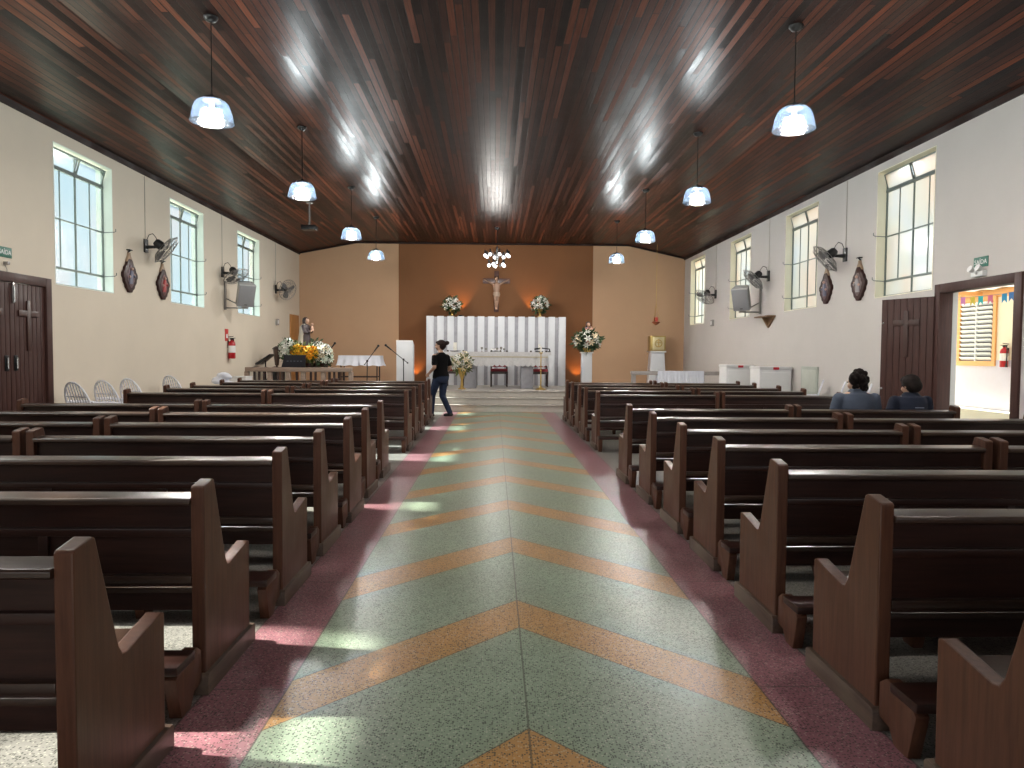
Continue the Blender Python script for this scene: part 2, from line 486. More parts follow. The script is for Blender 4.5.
def remeshed(mb, name, m, voxel=0.012, smooth=6, parent=None, label=None):
    """one continuous surface out of overlapping closed pieces"""
    me = mb.mesh('tmp', m, 0)
    o = bpy.data.objects.new('tmp', me); COL.objects.link(o)
    md = o.modifiers.new('r', 'REMESH'); md.mode = 'VOXEL'; md.voxel_size = voxel; md.use_smooth_shade = True
    sm = o.modifiers.new('s', 'SMOOTH'); sm.iterations = smooth; sm.factor = 0.5
    bpy.context.view_layer.update()
    ev = o.evaluated_get(bpy.context.evaluated_depsgraph_get())
    res = bpy.data.meshes.new_from_object(ev)
    res.name = name
    bpy.data.objects.remove(o)
    if not res.materials: res.materials.append(m)
    res.shade_smooth()
    return link(name, res, parent, label)
#SETTING
# ------------------------------------------------------------------ the building
XL, XR, YB, YR = -6.2, 6.13, 22.85, -5.5
TH = 0.25
ZS_L, ZS_R, ZC = 4.60, 4.55, 4.95
WIN_L = [(-4.2, -2.65), (-0.6, 0.95), (3.0, 4.55), (6.62, 8.15), (10.24, 11.78), (13.83, 15.40), (17.39, 19.0)]
WIN_R = [(-4.4, -2.9), (-0.9, 0.6), (2.7, 4.2), (6.25, 7.75), (9.84, 11.34), (13.42, 14.92), (16.95, 18.42), (20.65, 22.15)]
WZ0, WZ1 = 2.36, 4.36
def side_wall(name, X, sgn, holes, top, m):
    mb = MB()
    x0, x1 = (X, X + sgn * TH) if sgn > 0 else (X + sgn * TH, X)
    y = YR
    for (a, b, z0, z1) in sorted(holes):
        mb.box(x0, x1, y, a, -0.02, top)
        if z0 > 0.01: mb.box(x0, x1, a, b, -0.02, z0)
        mb.box(x0, x1, a, b, z1, top)
        y = b
    mb.box(x0, x1, y, YB + TH, -0.02, top)
    return struct(mb.build(name, m, smooth=0))
DL = (8.55, 10.02, 0.0, 2.33)
DR = (8.20, 9.65, 0.0, 2.33)
side_wall('wall_left', XL, -1, [(a, b, WZ0, WZ1) for a, b in WIN_L] + [DL], ZS_L + 0.1, M_WALL_L)
side_wall('wall_right', XR, 1, [(a, b, WZ0, WZ1) for a, b in WIN_R] + [DR], ZS_R + 0.1, M_WALL_R)
mb = MB().box(XL - TH, XR + TH, YB, YB + TH, -0.02, 5.05)
wb = struct(mb.build('wall_back', M_WALL_B, smooth=0))
mb = MB().box(-3.05, 3.16, YB - 0.012, YB, 0.45, ZC + 0.02)
struct(mb.build('brown_wall_field', M_WALL_C, wb, smooth=0))
# unseen wall behind the visitor: openings put in to go with the added fill lights
mb = MB()
mb.box(XL - TH, -4.95, YR - TH, YR, 0, 5.05).box(-4.95, -3.05, YR - TH, YR, 0, 2.5).box(-4.95, -3.05, YR - TH, YR, 4.3, 5.05)
mb.box(-3.05, -1.6, YR - TH, YR, 0, 5.05).box(-1.6, 1.9, YR - TH, YR, 3.1, 5.05).box(1.9, 3.05, YR - TH, YR, 0, 5.05)
mb.box(3.05, 4.95, YR - TH, YR, 0, 2.5).box(3.05, 4.95, YR - TH, YR, 4.3, 5.05).box(4.95, XR + TH, YR - TH, YR, 0, 5.05)
struct(mb.build('wall_front', M_WALL_L, smooth=0))
struct(MB().box(XL - TH, XR + TH, YR - TH, YB + TH, -0.12, 0.0).build('floor', M_FLOOR, smooth=0))
mb = MB().prism([(XL - TH, ZS_L - 0.05), (XL, ZS_L), (-4.4, ZC), (4.3, ZC), (XR, ZS_R), (XR + TH, ZS_R - 0.06), (XR + TH, 5.3), (XL - TH, 5.3)], 1, YR - TH, YB + TH)
struct(mb.build('ceiling', M_CEIL, smooth=0))
M_TRIM = wood('ceiling_trim_wood', (0.012, 0.007, 0.006), (0.03, 0.014, 0.011), 1, 0.6, coat=0.0, spec=0.2)
struct(MB().prism([(XL + 0.002, ZS_L - 0.07), (XL + 0.03, ZS_L - 0.07), (XL + 0.05, ZS_L + 0.008), (XL + 0.002, ZS_L - 0.002)], 1, YR, YB).build('trim_1', M_TRIM, smooth=0))
struct(MB().prism([(XR - 0.002, ZS_R - 0.07), (XR - 0.03, ZS_R - 0.07), (XR - 0.05, ZS_R + 0.008), (XR - 0.002, ZS_R - 0.002)], 1, YR, YB).build('trim_2', M_TRIM, smooth=0))
mb = MB().prism([(XL, ZS_L - 0.05), (XL, ZS_L), (-4.4, ZC), (4.3, ZC), (XR, ZS_R), (XR, ZS_R - 0.05), (4.3, ZC - 0.05), (-4.4, ZC - 0.05)], 1, YB - 0.035, YB - 0.013)
struct(mb.build('trim_3', M_TRIM, smooth=0))
# sanctuary platform and its three steps
M_STEP = mat('step_stone', (0.50, 0.46, 0.41), 0.3, var=0.15, scale=12)
mb = MB()
mb.box(XL, XR, 17.35, YB, 0, 0.15).box(XL, XR, 17.70, YB, 0.13, 0.30).box(XL, XR, 18.10, YB, 0.28, 0.45)
st = struct(mb.build('floor_sanctuary', M_STEP, smooth=0))
M_NOSE = mat('step_nosing', (0.36, 0.33, 0.30), 0.3, var=0.15, scale=12)
mb = MB()
for y, z in ((17.35, 0.15), (17.70, 0.30), (18.10, 0.45)): mb.box(XL, XR, y - 0.03, y + 0.30, z, z + 0.022, 0.004)
struct(mb.build('step_nosing', M_NOSE, st))

# ---- windows
win_no = 0
def window(X, sgn, y0, y1, glass):
    global win_no
    win_no += 1
    gx = X + sgn * 0.15
    mb = MB()
    W = y1 - y0
    def bar_v(y, z0, z1, t): mb.box(gx - t, gx + t, y - t, y + t, z0, z1)
    def bar_h(z, t, a=y0, b=y1): mb.box(gx - t, gx + t, a, b, z - t, z + t)
    zt, zm, zl = WZ1 - 0.30, WZ0 + 0.98, WZ0 + 0.27
    bar_h(WZ0 + 0.02, 0.02); bar_h(WZ1 - 0.02, 0.02); bar_h(zt, 0.020); bar_h(zm, 0.010); bar_h(zl, 0.016)
    bar_v(y0 + 0.014, WZ0, WZ1, 0.014); bar_v(y1 - 0.014, WZ0, WZ1, 0.014)
    bar_v((y0 + y1) / 2, WZ0, WZ1, 0.011)
    for f in (0.25, 0.75): bar_v(y0 + W * f, zl, zt, 0.007)
    o = struct(mb.build('window_%d' % win_no, M_IRON, smooth=0))
    g = MB().box(gx - 0.003 + sgn * 0.012, gx + 0.003 + sgn * 0.012, y0, y1, WZ0, zt)
    g.build('pane', glass, o, smooth=0)
    # two hopper panes at the top, tipped into the room
    for a, b in ((y0 + 0.04, (y0 + y1) / 2 - 0.02), ((y0 + y1) / 2 + 0.02, y1 - 0.04)):
        mt = Matrix.Translation((gx, 0, zt + 0.02)) @ Matrix.Rotation(-sgn * R(16), 4, 'Y')
        fr = MB()
        h = 0.25
        fr.box(-0.01, 0.01, a, a + 0.02, 0, h, mtx=mt).box(-0.01, 0.01, b - 0.02, b, 0, h, mtx=mt).box(-0.01, 0.01, a, b, h - 0.02, h, mtx=mt).box(-0.01, 0.01, a, b, 0, 0.02, mtx=mt)
        f = fr.build('hopper_frame', M_IRON, o, smooth=0)
        MB().box(-0.003, 0.003, a + 0.02, b - 0.02, 0.02, h - 0.02, mtx=mt).build('pane', glass, f, smooth=0)
    # reveal round the opening, sky light tinted into its colour
    x0, x1 = sorted((X - sgn * 0.004, X + sgn * (TH + 0.002)))
    t = 0.012
    r = MB().box(x0, x1, y0, y0 + t, WZ0, WZ1).box(x0, x1, y1 - t, y1, WZ0, WZ1).box(x0, x1, y0, y1, WZ0, WZ0 + t).box(x0, x1, y0, y1, WZ1 - t, WZ1)
    r.build('reveal', M_REVEAL_L if sgn < 0 else M_REVEAL_R, o, smooth=0)
    # stay bar and catch that stick out past the reveal into the room
    c = MB()
    for z in (zl, zm):
        yy = y1 + 0.04
        c.path([(gx, y1 - 0.02, z), (X - sgn * 0.03, y1 - 0.01, z + 0.01), (X - sgn * 0.03, yy, z + 0.03)], 0.006, 6)
        c.tube((X - sgn * 0.03, yy, z + 0.03), (X - sgn * 0.03, yy, z + 0.07), 0.006, n=6)
    c.build('catch', M_IRON, o)
for a, b in WIN_L: window(XL, -1, a, b, M_GLASS_L if a > 9 else M_GLASS_O)
for a, b in WIN_R: window(XR, 1, a, b, M_GLASS_R)

# ---- doors
def door_frame(name, X, sgn, d, w=0.09):
    y0, y1, _, z1 = d
    x0, x1 = sorted((X - sgn * 0.03, X + sgn * 0.16))
    mb = MB()
    mb.box(x0, x1, y0 - w, y0 + 0.03, 0, z1 + w, 0.006).box(x0, x1, y1 - 0.03, y1 + w, 0, z1 + w, 0.006).box(x0, x1, y0 + 0.03, y1 - 0.03, z1 - 0.03, z1 + w, 0.006)
    return struct(mb.build(name, M_DOOR))
def door_leaf(parent, W, Hh, mt, face):
    """plank leaf in local coordinates: y 0..W, z 0..Hh, room side at x = face * .02"""
    n = 8
    mb = MB().box(-0.015, 0.015, 0, W, 0.01, Hh, mtx=mt)
    for i in range(n):
        a, b = W * i / n, W * (i + 1) / n
        mb.box(face * 0.012, face * 0.026, a + 0.004, b - 0.004, 0.01, Hh, 0.003, mtx=mt)
        mb.box(-face * 0.012, -face * 0.026, a + 0.004, b - 0.004, 0.01, Hh, 0.003, mtx=mt)
    leaf = mb.build('leaf', M_DOOR, parent)
    c = W / 2
    f0, f1 = sorted((face * 0.026, face * 0.045))
    k = MB().box(f0, f1, c - 0.035, c + 0.035, 1.42, 2.08, 0.004, mtx=mt)
    k.box(f0, f1, c - 0.20, c - 0.035, 1.87, 1.95, 0.004, mtx=mt).box(f0, f1, c + 0.035, c + 0.20, 1.87, 1.95, 0.004, mtx=mt)
    k.build('cross', M_CROSSW, leaf)
    return leaf
M_CROSSW = wood('door_cross_wood', (0.030, 0.010, 0.008), (0.06, 0.022, 0.016), 2, 0.4)
d1 = door_frame('door_1', XL, -1, DL)
for k, (y0, hy) in enumerate(((DL[0] + 0.032, 0.62), (DL[0] + 0.738, 0.09))):
    mt = Matrix.Translation((XL - 0.03, y0, 0))
    lf = door_leaf(d1, 0.70, 2.295, mt, 1)
    h = MB().box(0.026, 0.036, hy - 0.035, hy + 0.035, 1.16, 1.36, 0.003, mtx=mt)
    h.build('lock_plate', M_BLACKM, lf)
    h = MB().tube((XL + 0.02, y0 + hy, 1.19), (XL + 0.02, y0 + hy, 1.33), 0.011)
    h.tube((XL - 0.0, y0 + hy, 1.20), (XL + 0.02, y0 + hy, 1.20), 0.009).tube((XL - 0.0, y0 + hy, 1.32), (XL + 0.02, y0 + hy, 1.32), 0.009)
    h.build('handle', M_CHROME, lf)
MB().box(XL + 0.0, XL + 0.02, 9.32, 9.35, 2.03, 2.33, 0.004).tube((XL + 0.03, 9.335, 2.05), (XL + 0.03, 9.335, 2.25), 0.010).build('bolt', M_CHROME, d1)
d2 = door_frame('door_2', XR, 1, DR)
mt = Matrix.Translation((XR - 0.02, DR[1] + 0.07, 0)) @ Matrix.Rotation(R(25), 4, 'Z')
lf = door_leaf(d2, 0.80, 2.26, mt, -1)
k = MB()
for z in (0.95, 1.92): k.sph(mt @ Vector((-0.03, 0.765, z)), 0.02, 10)
k.build('stud', M_CHROME, lf)
# sacristy door at the far end of the left wall
d3 = struct(MB().box(XL, XL + 0.02, 21.62, 22.62, 0.45, 2.62, 0.004).build('door_3', M_WALL_L))
M_ORW = wood('sacristy_door_wood', (0.36, 0.15, 0.035), (0.48, 0.22, 0.06), 2, 0.4)
MB().box(XL + 0.02, XL + 0.06, 21.66, 22.58, 0.45, 2.58, 0.006).build('leaf', M_ORW, d3)
MB().tube((XL + 0.06, 21.75, 1.50), (XL + 0.12, 21.75, 1.50), 0.012).tube((XL + 0.12, 21.75, 1.50), (XL + 0.12, 21.89, 1.50), 0.012).build('handle', M_CHROME, d3)

# ------------------------------------------------------------------ outside
M_YARD = mat('yard_concrete', (0.48, 0.50, 0.40), 0.8, var=0.25, scale=3)
for nm, x0, x1 in (('ground_yard', XR + TH, 30), ('ground_street', -30, XL - TH)):
    struct(MB().box(x0, x1, -12, 40, -0.3, -0.12 if x0 < 0 else -0.05).build(nm, M_YARD, smooth=0))
struct(MB().box(XL - TH, XR + TH, -16, YR - TH, -0.3, -0.02).build('ground_forecourt', M_YARD, smooth=0))

# ------------------------------------------------------------------ pews
M_PAD = mat('kneeler_pad', (0.030, 0.022, 0.020), 0.5, var=0.2)
def make_pew(Lp):
    """origin at the left end of the backrest's foot; people face +y"""
    root = thing('pew', '', 'pew')
    prof = [(0, 0), (0, 0.860), (0.008, 0.868), (0.098, 0.884), (0.112, 0.876), (0.232, 0.505), (0.255, 0.472), (0.285, 0.468), (0.515, 0.508), (0.535, 0.50), (0.53, 0.0)]
    for x in (0.0, Lp - 0.055):
        e = MB().prism(prof, 0, x, x + 0.055, 0.006).build('end_panel', M_PEW_LIT, root, smooth=0)
        MB().prism([(-0.02, 0), (-0.02, 0.075), (-0.008, 0.088), (0.55, 0.088), (0.562, 0.075), (0.562, 0)], 0, x - 0.018, x + 0.073, 0.004).build('plinth', M_PLINTH, e)
    a, b = 0.055, Lp - 0.055
    bk = MB()
    bk.prism([(0.03, 0.44), (0.055, 0.44), (0.060, 0.79), (0.035, 0.79)], 0, a, b)
    bk.box(a, b, 0.010, 0.052, 0.655, 0.69, 0.006)
    for f in (0.35, 0.68):
        xx = a + (b - a) * f
        bk.box(xx - 0.02, xx + 0.02, 0.016, 0.04, 0.50, 0.655, 0.003)
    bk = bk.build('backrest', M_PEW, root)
    MB().prism([(-0.008, 0.790), (-0.014, 0.796), (-0.014, 0.812), (-0.008, 0.819), (0.085, 0.829), (0.092, 0.822), (0.092, 0.806), (0.085, 0.800)], 0, a, b, 0.003).build('book_ledge', M_LEDGE, root)
    MB().box(a, b, 0.0, 0.05, 0.462, 0.495, 0.007).build('lower_rail', M_LEDGE, root)
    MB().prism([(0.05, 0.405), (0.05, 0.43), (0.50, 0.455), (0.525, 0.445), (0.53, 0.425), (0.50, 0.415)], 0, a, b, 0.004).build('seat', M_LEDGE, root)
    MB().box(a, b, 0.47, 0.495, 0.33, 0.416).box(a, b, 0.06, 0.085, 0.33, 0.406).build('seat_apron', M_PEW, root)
    kn = MB().box(0.005, Lp - 0.005, -0.255, -0.085, 0.185, 0.222, 0.008).build('kneeler', M_PEW, root)
    pr = [(-0.015, 0.06), (-0.015, 0.19), (-0.06, 0.222), (-0.09, 0.222), (-0.09, 0.185), (-0.235, 0.185), (-0.250, 0.17), (-0.205, 0.0), (-0.12, 0.0), (-0.085, 0.05)]
    for f in (0.015, 0.34, 0.66, 0.985):
        xx = 0.005 + (Lp - 0.01) * f
        br = MB().prism(pr, 0, xx - 0.025, xx + 0.025, 0.004)
        br.build('kneeler_bracket', M_PEW_LIT, kn)
    return root
ORD = ['first', 'second', 'third', 'fourth', 'fifth', 'sixth', 'seventh', 'eighth', 'ninth', 'tenth', 'eleventh', 'twelfth', 'thirteenth']
ROWS_L = [1.97, 2.93, 3.97, 4.95, 5.93, 6.96, 8.08, 10.33, 11.65, 12.70, 14.10, 15.18]
ROWS_R = [1.72, 2.62, 3.56, 4.60, 5.57, 6.66, 7.73, 10.50, 11.74, 12.79, 14.04, 14.98]
XIN_L = [-1.16, -1.19, -1.18, -1.20, -1.20, -1.24, -1.27, -1.25, -1.29, -1.30, -1.32, -1.36]
XIN_R = [1.46, 1.46, 1.45, 1.47, 1.48, 1.49, 1.47, 1.53, 1.51, 1.53, 1.54, 1.53]
LL, LR = 2.02, 1.84
pew_l, pew_r = make_pew(LL), make_pew(LR)
used = set()
def put_pew(src, x, y, label, group):
    if src.name not in used:
        used.add(src.name)
        src.location = (x, y, 0); src['label'] = label; src['group'] = group
    else: copy_thing(src, (x, y, 0), 0, label, group)
def row_words(i):
    return '%s row from the steps' % ORD[11 - i] if i >= 3 else ['row nearest the viewer', 'second row from the viewer', 'third row from the viewer'][i]
for i, y in enumerate(ROWS_L):
    put_pew(pew_l, XIN_L[i] - LL, y, 'dark wooden pew at the aisle, left side, %s' % row_words(i), 'pews left of the aisle')
    if i >= 3: put_pew(pew_l, XIN_L[i] - 2 * LL - 0.038, y + random.uniform(-0.02, 0.02), 'dark wooden pew beside the left wall, %s' % row_words(i), 'pews along the left wall')
for i, y in enumerate(ROWS_R):
    put_pew(pew_r, XIN_R[i], y, 'dark wooden pew at the aisle, right side, %s' % row_words(i), 'pews right of the aisle')
    if i >= 2: put_pew(pew_r, XIN_R[i] + LR + 0.038, y + random.uniform(-0.02, 0.02), 'dark wooden pew beside the right wall, %s' % row_words(i), 'pews along the right wall')

# ------------------------------------------------------------------ pendant lamps
def make_lamp():
    root = thing('pendant_lamp', '', 'lamp')
    MB().lathe([(0, 0), (0.075, 0), (0.075, -0.012), (0.05, -0.045), (0.012, -0.06), (0, -0.06)]).build('canopy', M_BLACK, root)
    MB().tube((0, 0, -0.05), (0, 0, -0.84), 0.006, n=8).build('cord', M_BLACK, root)
    MB().lathe([(0, -0.81), (0.02, -0.81), (0.035, -0.83), (0.09, -0.845), (0.095, -0.88), (0, -0.88)]).build('cap', M_BLACK, root)
    pr = [(0.085, -0.865), (0.14, -0.875), (0.172, -0.905), (0.192, -0.955), (0.208, -1.02), (0.219, -1.09), (0.224, -1.095), (0.221, -1.10), (0.214, -1.095), (0.203, -1.02), (0.187, -0.957), (0.167, -0.909), (0.137, -0.882), (0.085, -0.872)]
    MB().lathe(pr, n=40).build('shade', M_SHADE, root)
    b = MB().lathe([(0, -1.085), (0.03, -1.08), (0.055, -1.055), (0.06, -1.03), (0.052, -1.0), (0.03, -0.97), (0.022, -0.94), (0, -0.94)], n=20)
    b.build('bulb', M_BULB, root)
    MB().tube((0, 0, -0.87), (0, 0, -0.95), 0.023, n=12).build('socket', M_WHITE, root)
    return root
def lamp_light(root, e):
    l = bpy.data.lights.new('lamp_light', 'POINT')
    l.energy = e; l.color = (1.0, 0.94, 0.86); l.shadow_soft_size = 0.12
    o = bpy.data.objects.new('lamp_light', l); COL.objects.link(o)
    o.parent = root; o.location = (0, 0, -1.03)
lamp0 = None
LAMPS = [(-3.0, 3.95), (-3.005, 7.72), (-3.03, 11.36), (-3.06, 15.36), (-3.08, 18.67),
         (3.2, 3.95), (3.21, 7.67), (3.22, 11.36), (3.23, 15.28), (3.225, 18.83)]
LW = ['', 'nearest', 'second nearest', 'second farthest', 'farthest']
for i, (x, y) in enumerate(LAMPS):
    side = 'left' if x < 0 else 'right'
    k = i % 5
    lab = 'lit pendant lamp with pale blue acrylic shade, %s of the %s row' % (LW[k], side) if LW[k] else 'lit pendant lamp hanging overhead above the near pews on the %s' % side
    if lamp0 is None:
        lamp0 = r = make_lamp(); r.location = (x, y, ZC); r['label'] = lab; r['group'] = 'pendant lamps'
    else: r = copy_thing(lamp0, (x, y, ZC), 0, lab, 'pendant lamps')
    LAMPS[i] = r
for r in LAMPS: lamp_light(r, 115 if r.location.y < 5 else 180)
#OBJECTS
# ------------------------------------------------------------------ sanctuary
ZP = 0.472   # top of the platform nosing
M_SLAB = mat('white_marble', (0.74, 0.76, 0.80), 0.3, var=0.08, scale=5)
M_SLABG = mat('grey_marble', (0.36, 0.36, 0.40), 0.35, var=0.25, scale=9)
# reredos: fourteen white slabs on a grey backing
SX0, SX1, SY, SZ1 = -2.07, 2.20, 22.0, 2.56
rd = thing('altar_screen', 'tall white marble slab screen standing behind the altar', 'altar screen', ((SX0 + SX1) / 2, SY, 0.45))
hw = (SX1 - SX0) / 2
MB().box(-hw, hw, 0.03, 0.72, 0, SZ1 - 0.45, 0.004).build('backing', M_SLABG, rd)
n = 14; pitch = (2 * hw - 0.21) / (n - 1)
slab = None
for i in range(n):
    xx = -hw + i * pitch
    if slab is None: slab = MB().box(0, 0.205, 0, 0.05, 0, SZ1 - 0.43, 0.004).mesh('slab', M_SLAB)
    link('slab', slab, rd, loc=(xx, 0, 0))
MB().box(-hw - 0.02, -hw, 0.0, 0.24, 0, SZ1 - 0.43, 0.004).build('side_panel', M_SLAB, rd)
MB().box(hw, hw + 0.02, 0.0, 0.24, 0, SZ1 - 0.43, 0.004).build('side_panel', M_SLAB, rd)

# altar table
AY = 20.2
ax0, ax1 = at_y(444, 352, AY).x, at_y(550, 352, AY).x
az = at_y(497, 352, AY).z
al = thing('altar_table', 'long altar table on grey marble supports before the slab screen', 'altar', ((ax0 + ax1) / 2, AY, 0.45))
hl = (ax1 - ax0) / 2; hz = az - 0.45
MB().box(-hl + 0.03, hl - 0.03, -0.38, 0.42, hz - 0.08, hz - 0.012, 0.006).build('table_top', M_SLAB, al)
for xx in (-hl + 0.75, hl - 0.66): MB().box(xx - 0.17, xx + 0.17, -0.22, 0.28, 0, hz - 0.08, 0.006).build('support', M_SLABG, al)
M_LACE = mat('white_lace_cloth', (0.64, 0.63, 0.64), 0.8, var=0.22, scale=22)
mb = MB()
mb.box(-hl, hl, -0.41, 0.44, hz - 0.011, hz, 0.003)
ns = 21
def scallop(y, drop):
    v, f = [], []
    k = ns * 6
    for i in range(k + 1):
        t = i / k; x = -hl + 2 * hl * t
        wv = 0.012 * math.sin(t * 60)
        d = drop + 0.045 * abs(math.sin(PI * t * ns))
        v += [(x, y, hz - 0.005), (x, y + wv * 0.5 - 0.004, hz - drop * 0.5), (x, y + wv - 0.008, hz - d)]
    for i in range(k):
        a, b = i * 3, i * 3 + 3
        f += [(a, b, b + 1, a + 1), (a + 1, b + 1, b + 2, a + 2)]
    mb.faces(v, f)
scallop(-0.412, 0.36); scallop(0.442, 0.30)
for s in (-1, 1):
    mb.faces([(s * hl, -0.412, hz - 0.004), (s * hl, 0.442, hz - 0.004), (s * (hl + 0.012), 0.442, hz - 0.34), (s * (hl + 0.012), -0.412, hz - 0.34)], [(0, 1, 2, 3)])
o = mb.build('altar_cloth', M_LACE, smooth=60)
o.location = ((ax0 + ax1) / 2, AY, 0.452)
tag(o, 'white lace cloth with scalloped edge draped over the altar table', 'altar cloth')
MB().box(-hl, hl, -0.424, -0.420, hz - 0.15, hz - 0.125).build('ribbon', mat('gold_band', (0.55, 0.47, 0.30), 0.6), o, 'beige band along the cloth')

# chairs behind the altar
M_RED = mat('red_velvet', (0.22, 0.012, 0.02), 0.75, var=0.2, scale=30)
M_DKW = wood('dark_chair_wood', (0.02, 0.009, 0.007), (0.05, 0.02, 0.015), 2, 0.35)
def make_chair():
    t = thing('altar_chair', '', 'chair')
    MB().box(-0.25, 0.25, -0.25, 0.23, 0.45, 0.53, 0.02).build('seat', M_RED, t)
    MB().box(-0.26, 0.26, -0.26, 0.24, 0.38, 0.455, 0.006).build('seat_frame', M_DKW, t)
    for x in (-0.235, 0.235):
        MB().tube((x, -0.235, 0), (x, -0.235, 0.40), 0.022, 0.026, 8).build('leg', M_DKW, t)
        MB().path([(x, 0.22, 0), (x, 0.215, 0.45), (x, 0.28, 1.02)], 0.024, 8).sph((x, 0.285, 1.05), 0.035, 10).build('leg', M_DKW, t)
    MB().box(-0.235, 0.235, 0.225, 0.265, 0.58, 0.98, 0.012, mtx=Matrix.Translation((0, 0.0, 0))).build('backrest', M_RED, t)
    MB().box(-0.235, 0.235, 0.25, 0.285, 0.96, 1.02, 0.01).build('crest_rail', M_DKW, t)
    return t
ch0 = make_chair()
cy = 21.25
for k, (px, lab) in enumerate(((499, 'red velvet chair behind the middle of the altar'), (539, 'red velvet chair behind the right end of the altar'), (455, 'red velvet chair behind the left end of the altar'))):
    x = at_y(px, 380, cy).x
    if k == 0: c = ch0; c.location = (x, cy, 0.45); c['label'] = lab; c['group'] = 'altar chairs'
    else: copy_thing(ch0, (x, cy, 0.45), R(0), lab, 'altar chairs')

# things on and beside the altar
M_WAX = mat('candle_wax', (0.85, 0.83, 0.76), 0.5, var=0.03)
zt = az + 0.004
p = at_y(541, 352, AY)
t = thing('altar_candle', 'short white candle on a black dish at the right end of the altar', 'candle', (p.x - 0.05, AY, zt))
MB().tube((0, 0, 0.03), (0, 0, 0.23), 0.032, n=14).build('candle', M_WAX, t)
MB().lathe([(0, 0), (0.09, 0), (0.12, 0.02), (0.115, 0.03), (0, 0.03)], n=18).build('dish', M_BLACK, t)
p = at_y(455, 352, AY)
t = thing('altar_candle', 'white candle in a dark dish at the left end of the altar', 'candle', (p.x, AY + 0.1, zt))
MB().tube((0, 0, 0.03), (0, 0, 0.26), 0.05, n=14).build('candle', M_WAX, t)
MB().lathe([(0, 0), (0.09, 0), (0.17, 0.02), (0.16, 0.03), (0, 0.03)], n=18).build('dish', M_BLACK, t)
p = at_y(545, 352, AY)
t = thing('gooseneck_microphone', 'black gooseneck microphone bending over the right end of the altar', 'microphone', (p.x + 0.11, AY - 0.1, zt))
MB().box(-0.04, 0.04, -0.05, 0.05, 0, 0.03, 0.006).build('base', M_BLACK, t)
MB().path([(0.0, 0, 0.03), (0.02, 0, 0.05), (0.0, 0, 0.09), (-0.10, 0, 0.10), (-0.22, 0, 0.115), (-0.33, 0, 0.10)], 0.016, 8).build('neck', M_BLACKM, t)
MB().capsule((-0.33, 0, 0.10), (-0.40, 0, 0.085), 0.026).build('microphone_head', M_BLACK, t)
p = at_y(489, 352, AY)
t = thing('missal_stand', 'small open book stand on the middle of the altar', 'book stand', (p.x + 0.2, AY, zt))
MB().box(-0.16, 0.16, -0.12, 0.12, 0.0, 0.015, 0.004).box(-0.14, -0.11, -0.02, 0.02, 0.01, 0.07).box(0.11, 0.14, -0.02, 0.02, 0.01, 0.07).build('stand', M_BLACKM, t)
MB().box(-0.15, 0.15, -0.1, 0.1, 0.07, 0.085, 0.004, mtx=Matrix.Rotation(R(12), 4, 'X')).build('book', M_WHITE, t)
for k, (px, h) in enumerate(((482, 0.13), (486, 0.10), (497, 0.12), (501, 0.14), (504, 0.10))):
    p = at_y(px, 352, AY)
    o = MB().lathe([(0, 0), (0.035, 0), (0.008, 0.01), (0.006, h * 0.45), (0.03, h * 0.6), (0.034, h), (0.028, h), (0.0, h * 0.6)], n=14).build('chalice', mat('pale_metal', (0.75, 0.72, 0.66), 0.25, 0.7))
    o.location = (p.x, AY - 0.2, zt)
    tag(o, 'small pale cup, %s of five on the altar front' % ORD[k], 'cup', 'cups on the altar')
# processional candle stand before the altar
p = at_z(541, 389, ZP)
t = thing('candle_stand', 'tall thin brass candle stand in front of the right end of the altar', 'candle stand', (p.x, 19.5, ZP - 0.02))
MB().lathe([(0, 0), (0.15, 0), (0.15, 0.02), (0.05, 0.05), (0.018, 0.09), (0.014, 0.5), (0.03, 0.52), (0.014, 0.54), (0.014, 0.98), (0.05, 1.0), (0.05, 1.02), (0, 1.02)], n=18).build('stem', M_GOLD, t)
MB().tube((0, 0, 1.02), (0, 0, 1.18), 0.022).build('candle', M_WAX, t)
# white cloth strip hanging at the altar's right end
t = MB()
t.prism([(-0.09, 0), (0.09, 0), (0.075, -0.35), (0.10, -0.72), (-0.03, -0.78), (-0.055, -0.4)], 1, -0.012, 0.012, 0.008)
o = t.build('hanging_cloth', mat('white_linen', (0.72, 0.74, 0.78), 0.8, var=0.1)); o.location = (at_y(549, 355, AY).x + 0.02, AY - 0.45, az - 0.08)
tag(o, 'narrow white linen strip hanging at the right end of the altar', 'linen')

# crucifix on the brown wall
cy = YB - 0.015
def zx(px, py, Y=YB - 0.06): return at_y(px, py, Y)
c0 = zx(496.5, 281)
ct = thing('crucifix', 'dark wooden crucifix with pale figure on the brown wall above the altar', 'crucifix', (c0.x, cy, c0.z))
M_CRW = wood('crucifix_wood', (0.05, 0.014, 0.010), (0.11, 0.035, 0.024), 2, 0.4)
MB().box(-0.075, 0.075, -0.07, 0, -0.98, 0.32, 0.006).box(-0.43, 0.43, -0.075, -0.002, -0.08, 0.08, 0.006).build('cross', M_CRW, ct)
M_CORP = mat('corpus_paint', (0.40, 0.24, 0.165), 0.5)
fb = MB()
Yf = -0.13
fb.sph((0.0, Yf - 0.01, 0.06), 0.075, 12, (0.85, 1, 1.15))
fb.capsule((0, Yf, -0.06), (0, Yf, -0.02), 0.04)
fb.loft([((0, Yf, -0.06), 0.06, 0.045), ((0, Yf, -0.11), 0.13, 0.06), ((0, Yf, -0.22), 0.115, 0.065), ((0, Yf, -0.34), 0.09, 0.055), ((0, Yf, -0.42), 0.105, 0.06), ((0.01, Yf, -0.48), 0.08, 0.06)])
